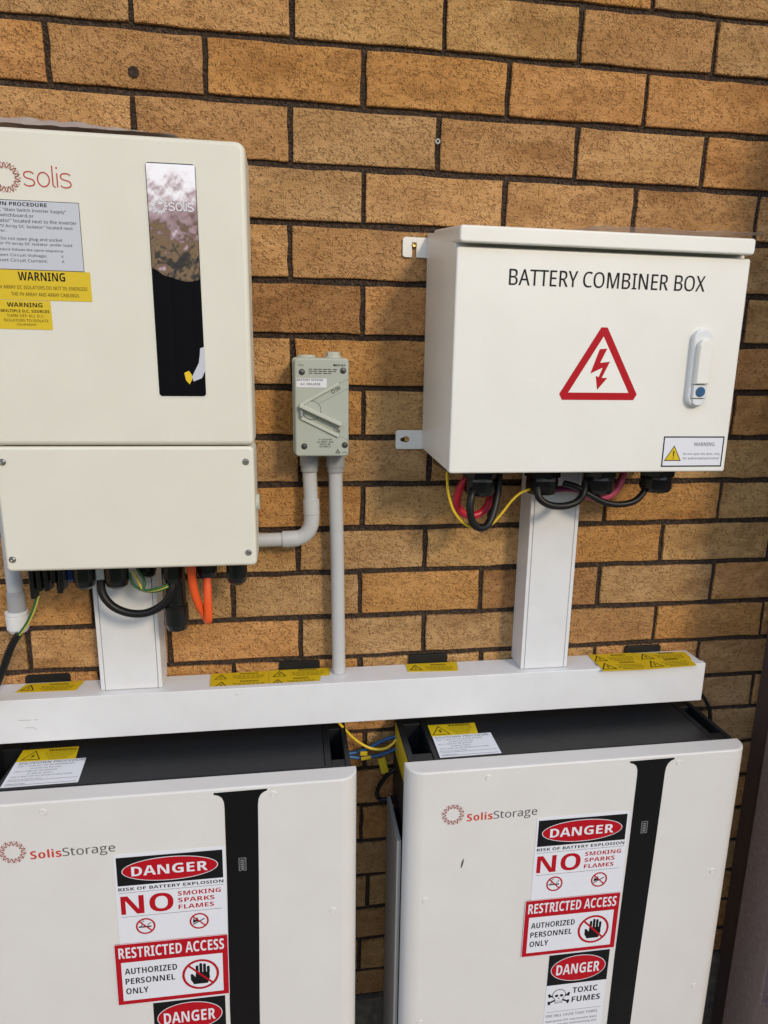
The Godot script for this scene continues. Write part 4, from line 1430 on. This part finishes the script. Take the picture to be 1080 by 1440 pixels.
	for q in [-1, 1]:
		p.ink.band(f, PackedVector2Array([Vector2(kx - 0.019, ky - q * 0.0085 - 0.009), Vector2(kx + 0.019, ky + q * 0.0085 - 0.009)]), 0.0036, z)
		for w in [-1, 1]:
			p.ink.disc(f, kx + w * 0.0195, ky + q * w * 0.0085 - 0.0075, 0.0026, 0.0026, z, 10)
			p.ink.disc(f, kx + w * 0.0185, ky + q * w * 0.0085 - 0.0112, 0.0026, 0.0026, z, 10)
	p.ink.disc(f, kx, ky, 0.0135, 0.0125, z + 0.0001, 26)
	p.ink.poly(f, PackedVector2Array([Vector2(kx - 0.0085, ky - 0.008), Vector2(kx + 0.0085, ky - 0.008), Vector2(kx + 0.0072, ky - 0.0195), Vector2(kx - 0.0072, ky - 0.0195)]), z + 0.00011)
	p.white.disc(f, kx, ky, 0.0122, 0.0112, z + 0.0002, 26)
	p.white.poly(f, PackedVector2Array([Vector2(kx - 0.0074, ky - 0.008), Vector2(kx + 0.0074, ky - 0.008), Vector2(kx + 0.0061, ky - 0.0184), Vector2(kx - 0.0061, ky - 0.0184)]), z + 0.00021)
	for q in [-1, 1]:
		p.ink.disc(f, kx + q * 0.005, ky - 0.002, 0.0034, 0.003, z + 0.0003, 14)
	p.ink.poly(f, PackedVector2Array([Vector2(kx, ky - 0.0055), Vector2(kx + 0.0018, ky - 0.0095), Vector2(kx - 0.0018, ky - 0.0095)]), z + 0.0003)
	for k in 4:
		p.ink.rect(f, kx - 0.0045 + k * 0.003 - 0.0003, ky - 0.0178, kx - 0.0045 + k * 0.003 + 0.0003, ky - 0.0125, z + 0.0003)
	print_sign(p, sign)
	# labels on the top plate
	var ty := -1.2347
	var cy: Array = [[0.4785, 0.055], [0.57, 0.056], [0.566, 0.0955], [0.4785, 0.0965]]
	var cw: Array = [[0.479, 0.0945], [0.59, 0.0935], [0.5895, 0.1595], [0.4785, 0.1605]]
	if not right:
		cy = [[-0.240, 0.051], [-0.148, 0.050], [-0.142, 0.090], [-0.238, 0.0885]]
		cw = [[-0.238, 0.088], [-0.125, 0.088], [-0.118, 0.1555], [-0.2345, 0.157]]
	for k in 2:
		var c: Array = [cy, cw][k]
		var q := PackedVector3Array()
		for i in 4:
			q.append(Vector3(c[i][0], ty + 0.0004 + k * 0.0003, c[i][1]))
		s = Sh.new()
		s.quad(q[0], q[1], q[2], q[3], Vector3.UP)
		var mid := (q[0] + q[2]) * 0.5
		for i in 4:
			s.flat_quad(q[i], q[(i + 1) % 4], q[(i + 1) % 4] - Vector3(0, 0.0005, 0), q[i] - Vector3(0, 0.0005, 0), mid)
		var lab := part(["warning_label", "shutdown_label"][k], s, [M.label_yellow, M.label_white][k], t)
		var w := (q[2] - q[3]).length()
		var u := (q[2] - q[3]) / w
		var v := (q[0] - q[3])
		v = (v - u * v.dot(u)).normalized()
		var h := (q[0] - q[3]).dot(v)
		f = Frame.new(q[3] + Vector3(0, 0.0001, 0), u, v)
		s = Sh.new()
		if k == 0:
			warning_triangle(s, f, w * 0.22, h * 0.18, h * 0.66, h * 0.04, 0.0)
			txt(s, f, "WARNING", w * 0.44, h * 0.76, w * 0.92, h * 0.95, 0.0, true)
			for j in 5:
				txt(s, f, ["D.C. VOLTAGE IS ALWAYS PRESENT", "BATTERY SYSTEM CONTAINS", "HAZARDOUS VOLTAGE", "DO NOT DISCONNECT", "UNDER LOAD"][j], w * (0.40 + 0.03 * j), h * (0.62 - j * 0.125), w * (0.95 - 0.03 * j), h * (0.69 - j * 0.125), 0.0, false, 6.0)
		else:
			txt(s, f, "SHUTDOWN PROCEDURE", w * 0.04, h * 0.87, w * 0.96, h * 0.96, 0.0)
			for j in 6:
				txt(s, f, ["STEP 1: TURN OFF THE BATTERY BREAKER", "LOCATED ON THE UNIT", "STEP 2: TURN OFF THE INVERTER", "AC AND DC SUPPLY", "STEP 3: WAIT FOR THE SYSTEM TO SHUT DOWN", "Manufacturer/Supplier Name:"][j], w * [0.05, 0.24, 0.05, 0.24, 0.05, 0.04][j], h * (0.77 - j * 0.105), w * [0.82, 0.66, 0.62, 0.58, 0.86, 0.48][j], h * (0.82 - j * 0.105), 0.0, false, 6.0)
			s.rect(f, w * 0.04, h * 0.205, w * 0.96, h * 0.215, 0.0)
			txt(s, f, "Contact Number:", w * 0.04, h * 0.08, w * 0.3, h * 0.13, 0.0, false, 6.0)
			s.rect(f, w * 0.04, h * 0.05, w * 0.96, h * 0.06, 0.0)
		part("lettering", s, M.ink, lab)
	# scuffs on this battery only
	if right:
		s = Sh.new()
		s.poly(FRONT, PackedVector2Array([Vector2(0.5125, -1.424), Vector2(0.5135, -1.416), Vector2(0.516, -1.408), Vector2(0.5175, -1.409), Vector2(0.5172, -1.415), Vector2(0.5155, -1.423), Vector2(0.513, -1.428)]), 0.2002)
		part("black_scuff", s, M.ink_grey, cover)


func cable(called: String, pts: Array, r: float, m: Material, label: String, category := "cable", group := "") -> void:
	var s := Sh.new()
	s.tube(smooth(pts, 7), r, 12)
	solo(called, s, m, label, category, group)


func crumpled(called: String, x0: float, x1: float, z0: float, z1: float, y: float, hump: Callable, m: Material, label: String) -> void:
	var s := Sh.new()
	var nx := 46
	var nz := 14
	var g := []
	for j in nz + 1:
		var line := []
		for i in nx + 1:
			var u := float(i) / nx
			var w := float(j) / nz
			var edge := 0.006 * noise.get_noise_2d(u * 8.0, w * 3.0 + 50.0)
			line.append(Vector3(lerpf(x0, x1, u) + edge, y + hump.call(u, w), lerpf(z0, z1, w) + edge * 0.8))
		g.append(line)
	for j in nz:
		for i in nx:
			var a: Vector3 = g[j][i]
			var b: Vector3 = g[j][i + 1]
			var c: Vector3 = g[j + 1][i + 1]
			var d: Vector3 = g[j + 1][i]
			var nn := (c - a).cross(b - d).normalized()
			if nn.y < 0.0:
				nn = -nn
			s.quad(a, b, c, d, nn)
	solo(called, s, m, label, "plastic sheet")


func small_things() -> void:
	noise.seed = 21
	crumpled("torn_sheet", -0.165, 0.098, 0.06, 0.226, -0.2985, func(u: float, w: float) -> float:
		return 0.002 + (0.009 + 0.010 * smoothstep(1.0, 0.3, u)) * (0.8 + 0.25 * noise.get_noise_2d(u * 5.0, w * 3.0)) * smoothstep(1.0, 0.82, u) * smoothstep(1.02, 0.84, w) * smoothstep(-0.05, 0.15, w), M.paper, "greyish torn packing sheet lying crumpled on top of the inverter")
	crumpled("clear_film", 0.655, 0.935, 0.055, 0.2135, -0.378, func(u: float, w: float) -> float:
		return 0.0016 + 0.005 * (0.5 + 0.7 * noise.get_noise_2d(u * 6.0, w * 3.0)) * smoothstep(0.0, 0.1, u) + 0.0235 * (1.0 - w) * (1.0 if w < 1.0 else 0.0), M.film, "clear plastic film lying on top of the combiner box")
	# cables below the combiner box
	cable("red_cable", [Vector3(0.525, -0.75, 0.10), Vector3(0.513, -0.768, 0.098), Vector3(0.5085, -0.79, 0.094), Vector3(0.514, -0.809, 0.09), Vector3(0.534, -0.8205, 0.087), Vector3(0.557, -0.815, 0.083), Vector3(0.571, -0.794, 0.078), Vector3(0.576, -0.765, 0.075), Vector3(0.577, -0.735, 0.074)], 0.0068, M.red_cable, "thick red cable looping below the combiner box's leftmost gland")
	cable("black_cable", [Vector3(0.5295, -0.765, 0.116), Vector3(0.5235, -0.78, 0.126), Vector3(0.521, -0.80, 0.13), Vector3(0.527, -0.823, 0.13), Vector3(0.543, -0.8335, 0.126), Vector3(0.559, -0.826, 0.118), Vector3(0.571, -0.8, 0.108), Vector3(0.578, -0.768, 0.098), Vector3(0.579, -0.735, 0.094)], 0.0064, M.rubber, "thick black cable hanging in a loop in front of the red one", "cable", "black cables below the combiner box")
	cable("black_cable", [Vector3(0.637, -0.765, 0.125), Vector3(0.64, -0.783, 0.13), Vector3(0.658, -0.7945, 0.132), Vector3(0.685, -0.797, 0.13), Vector3(0.708, -0.791, 0.126), Vector3(0.722, -0.779, 0.118), Vector3(0.728, -0.76, 0.112)], 0.0062, M.rubber, "black cable looping across the head of the right upright trunking", "cable", "black cables below the combiner box")
	cable("black_cable", [Vector3(0.69, -0.762, 0.108), Vector3(0.712, -0.768, 0.112), Vector3(0.735, -0.781, 0.116), Vector3(0.762, -0.794, 0.118), Vector3(0.79, -0.7985, 0.118), Vector3(0.818, -0.7935, 0.116), Vector3(0.836, -0.781, 0.11), Vector3(0.846, -0.765, 0.104)], 0.0056, M.rubber, "black cable sagging from the combiner box's rightmost gland", "cable", "black cables below the combiner box")
	cable("pink_cable", [Vector3(0.735, -0.785, 0.096), Vector3(0.755, -0.7905, 0.10), Vector3(0.776, -0.786, 0.104), Vector3(0.791, -0.7735, 0.104), Vector3(0.799, -0.755, 0.102), Vector3(0.802, -0.738, 0.10)], 0.0062, M.pink_cable, "pink red cable curving up behind the two right glands")
	cable("maroon_cable", [Vector3(0.672, -0.781, 0.09), Vector3(0.69, -0.7765, 0.086), Vector3(0.712, -0.776, 0.086), Vector3(0.735, -0.779, 0.09)], 0.0058, M.maroon_cable, "dark red cable between black cables at the head of the right upright trunking")
	cable("yellow_wire", [Vector3(0.4825, -0.738, 0.12), Vector3(0.4835, -0.755, 0.12), Vector3(0.4875, -0.781, 0.12), Vector3(0.4985, -0.808, 0.12), Vector3(0.518, -0.8285, 0.119), Vector3(0.541, -0.8365, 0.117), Vector3(0.562, -0.831, 0.116), Vector3(0.58, -0.812, 0.116), Vector3(0.596, -0.79, 0.117), Vector3(0.61, -0.7765, 0.118), Vector3(0.624, -0.7715, 0.116), Vector3(0.636, -0.769, 0.11)], 0.0022, M.yellow_wire, "thin yellow wire hanging in a wide curve under the combiner box", "wire")
	# cables below the inverter
	cable("black_cable", [Vector3(-0.066, -0.905, 0.125), Vector3(-0.0655, -0.922, 0.128), Vector3(-0.058, -0.938, 0.13), Vector3(-0.045, -0.951, 0.13), Vector3(-0.025, -0.9595, 0.13), Vector3(-0.004, -0.9605, 0.13), Vector3(0.015, -0.954, 0.13), Vector3(0.031, -0.941, 0.132), Vector3(0.0405, -0.924, 0.132), Vector3(0.044, -0.908, 0.128)], 0.0064, M.rubber, "black cable looping under the inverter across the left upright trunking")
	cable("orange_cable", [Vector3(0.0735, -0.86, 0.14), Vector3(0.0735, -0.895, 0.14), Vector3(0.0755, -0.925, 0.136), Vector3(0.081, -0.95, 0.13), Vector3(0.0885, -0.968, 0.126), Vector3(0.093, -0.976, 0.130), Vector3(0.0955, -0.968, 0.136), Vector3(0.0958, -0.94, 0.136), Vector3(0.0952, -0.905, 0.128)], 0.0066, M.orange_cable, "bright orange cable in a narrow loop below the inverter")
	for k in 3:
		cable("earth_wire", [Vector3(-0.025 + k * 0.006, -0.895 + k * 0.003, 0.12), Vector3(-0.018 + k * 0.009, -0.9135 + k * 0.004, 0.126 + k * 0.003), Vector3(0.0, -0.9235 + k * 0.002, 0.13 + k * 0.003), Vector3(0.018, -0.9235 + k * 0.003, 0.132 + k * 0.003), Vector3(0.036, -0.917 + k * 0.002, 0.134)], 0.0022, [M.green_wire, M.yellow_stripe, M.green_wire][k], ["lowest green wire looping beside the black plug under the inverter", "yellow wire between two green ones under the inverter", "upper green wire looping beside the black plug under the inverter"][k], "wire", "thin earth wires under the inverter")
	var earth := thing("earth_cable", "green earth wire leaving a black sheath below the inverter's left corner", "cable", Vector3(-0.2, -1.13, 0.1))
	var s := Sh.new()
	s.tube(smooth([Vector3(-0.148, -0.905, 0.118), Vector3(-0.162, -0.922, 0.115), Vector3(-0.174, -0.95, 0.108), Vector3(-0.19, -0.98, 0.102), Vector3(-0.207, -1.003, 0.1)]), 0.0026, 8)
	part("green_wire", s, M.green_wire, earth)
	s = Sh.new()
	s.tube(smooth([Vector3(-0.1445, -0.905, 0.119), Vector3(-0.159, -0.922, 0.117), Vector3(-0.171, -0.95, 0.110), Vector3(-0.187, -0.98, 0.104), Vector3(-0.2055, -1.003, 0.101)]), 0.0012, 6)
	part("yellow_stripe", s, M.yellow_stripe, earth)
	s = Sh.new()
	s.tube(smooth([Vector3(-0.2055, -1.0, 0.1), Vector3(-0.215, -1.014, 0.1), Vector3(-0.226, -1.037, 0.1), Vector3(-0.238, -1.065, 0.098), Vector3(-0.262, -1.11, 0.09), Vector3(-0.285, -1.1275, 0.06)]), 0.0058, 10)
	part("black_sheath", s, M.rubber, earth)
	# wiring between the batteries
	cable("yellow_wire", [Vector3(0.30, -1.21, 0.04), Vector3(0.319, -1.236, 0.04), Vector3(0.343, -1.264, 0.04), Vector3(0.37, -1.282, 0.042), Vector3(0.395, -1.285, 0.044), Vector3(0.412, -1.277, 0.044), Vector3(0.428, -1.262, 0.04)], 0.0027, M.yellow_wire, "yellow wire sagging between the two batteries", "wire")
	var w := thing("blue_data_cable", "pair of blue cables with yellow tags between the two batteries", "cable", Vector3(0.37, -1.31, 0.035))
	s = Sh.new()
	s.tube(smooth([Vector3(0.31, -1.298, 0.03), Vector3(0.335, -1.306, 0.03), Vector3(0.362, -1.310, 0.03), Vector3(0.39, -1.305, 0.032), Vector3(0.41, -1.297, 0.035), Vector3(0.43, -1.286, 0.036)]), 0.0032, 9)
	part("blue_cable", s, M.blue_wire, w)
	s = Sh.new()
	s.tube(smooth([Vector3(0.32, -1.302, 0.024), Vector3(0.35, -1.302, 0.022), Vector3(0.378, -1.291, 0.022), Vector3(0.40, -1.279, 0.024), Vector3(0.43, -1.266, 0.03)]), 0.0032, 9)
	part("blue_cable", s, M.blue_wire, w)
	for q in [[0.354, -1.3085, 0.373, -1.3015, 6.0], [0.3525, -1.2995, 0.366, -1.2905, -4.0], [0.39, -1.341, 0.4045, -1.3075, 14.0]]:
		var ft := FRONT.turned((q[0] + q[2]) * 0.5, (q[1] + q[3]) * 0.5, q[4])
		s = Sh.new()
		s.slab(ft, (q[0] - q[2]) * 0.5, (q[1] - q[3]) * 0.5, (q[2] - q[0]) * 0.5, (q[3] - q[1]) * 0.5, 0.0385, 0.0398, [0.001], 0.0004)
		part("yellow_tag", s, M.label_yellow, w)
	cable("black_cable", [Vector3(0.43, -1.337, 0.03), Vector3(0.412, -1.346, 0.03), Vector3(0.396, -1.366, 0.03), Vector3(0.387, -1.388, 0.03), Vector3(0.392, -1.403, 0.03), Vector3(0.41, -1.403, 0.032), Vector3(0.425, -1.395, 0.034)], 0.0042, M.rubber, "black cable loop against the brick in the gap between the batteries")
	cable("black_cable", [Vector3(1.03, -1.19, 0.03), Vector3(1.055, -1.215, 0.03), Vector3(1.073, -1.239, 0.03), Vector3(1.083, -1.262, 0.03), Vector3(1.085, -1.30, 0.03), Vector3(1.06, -1.34, 0.03), Vector3(1.03, -1.345, 0.04)], 0.0038, M.rubber, "thin black cable bowing out past the trunking's right end")
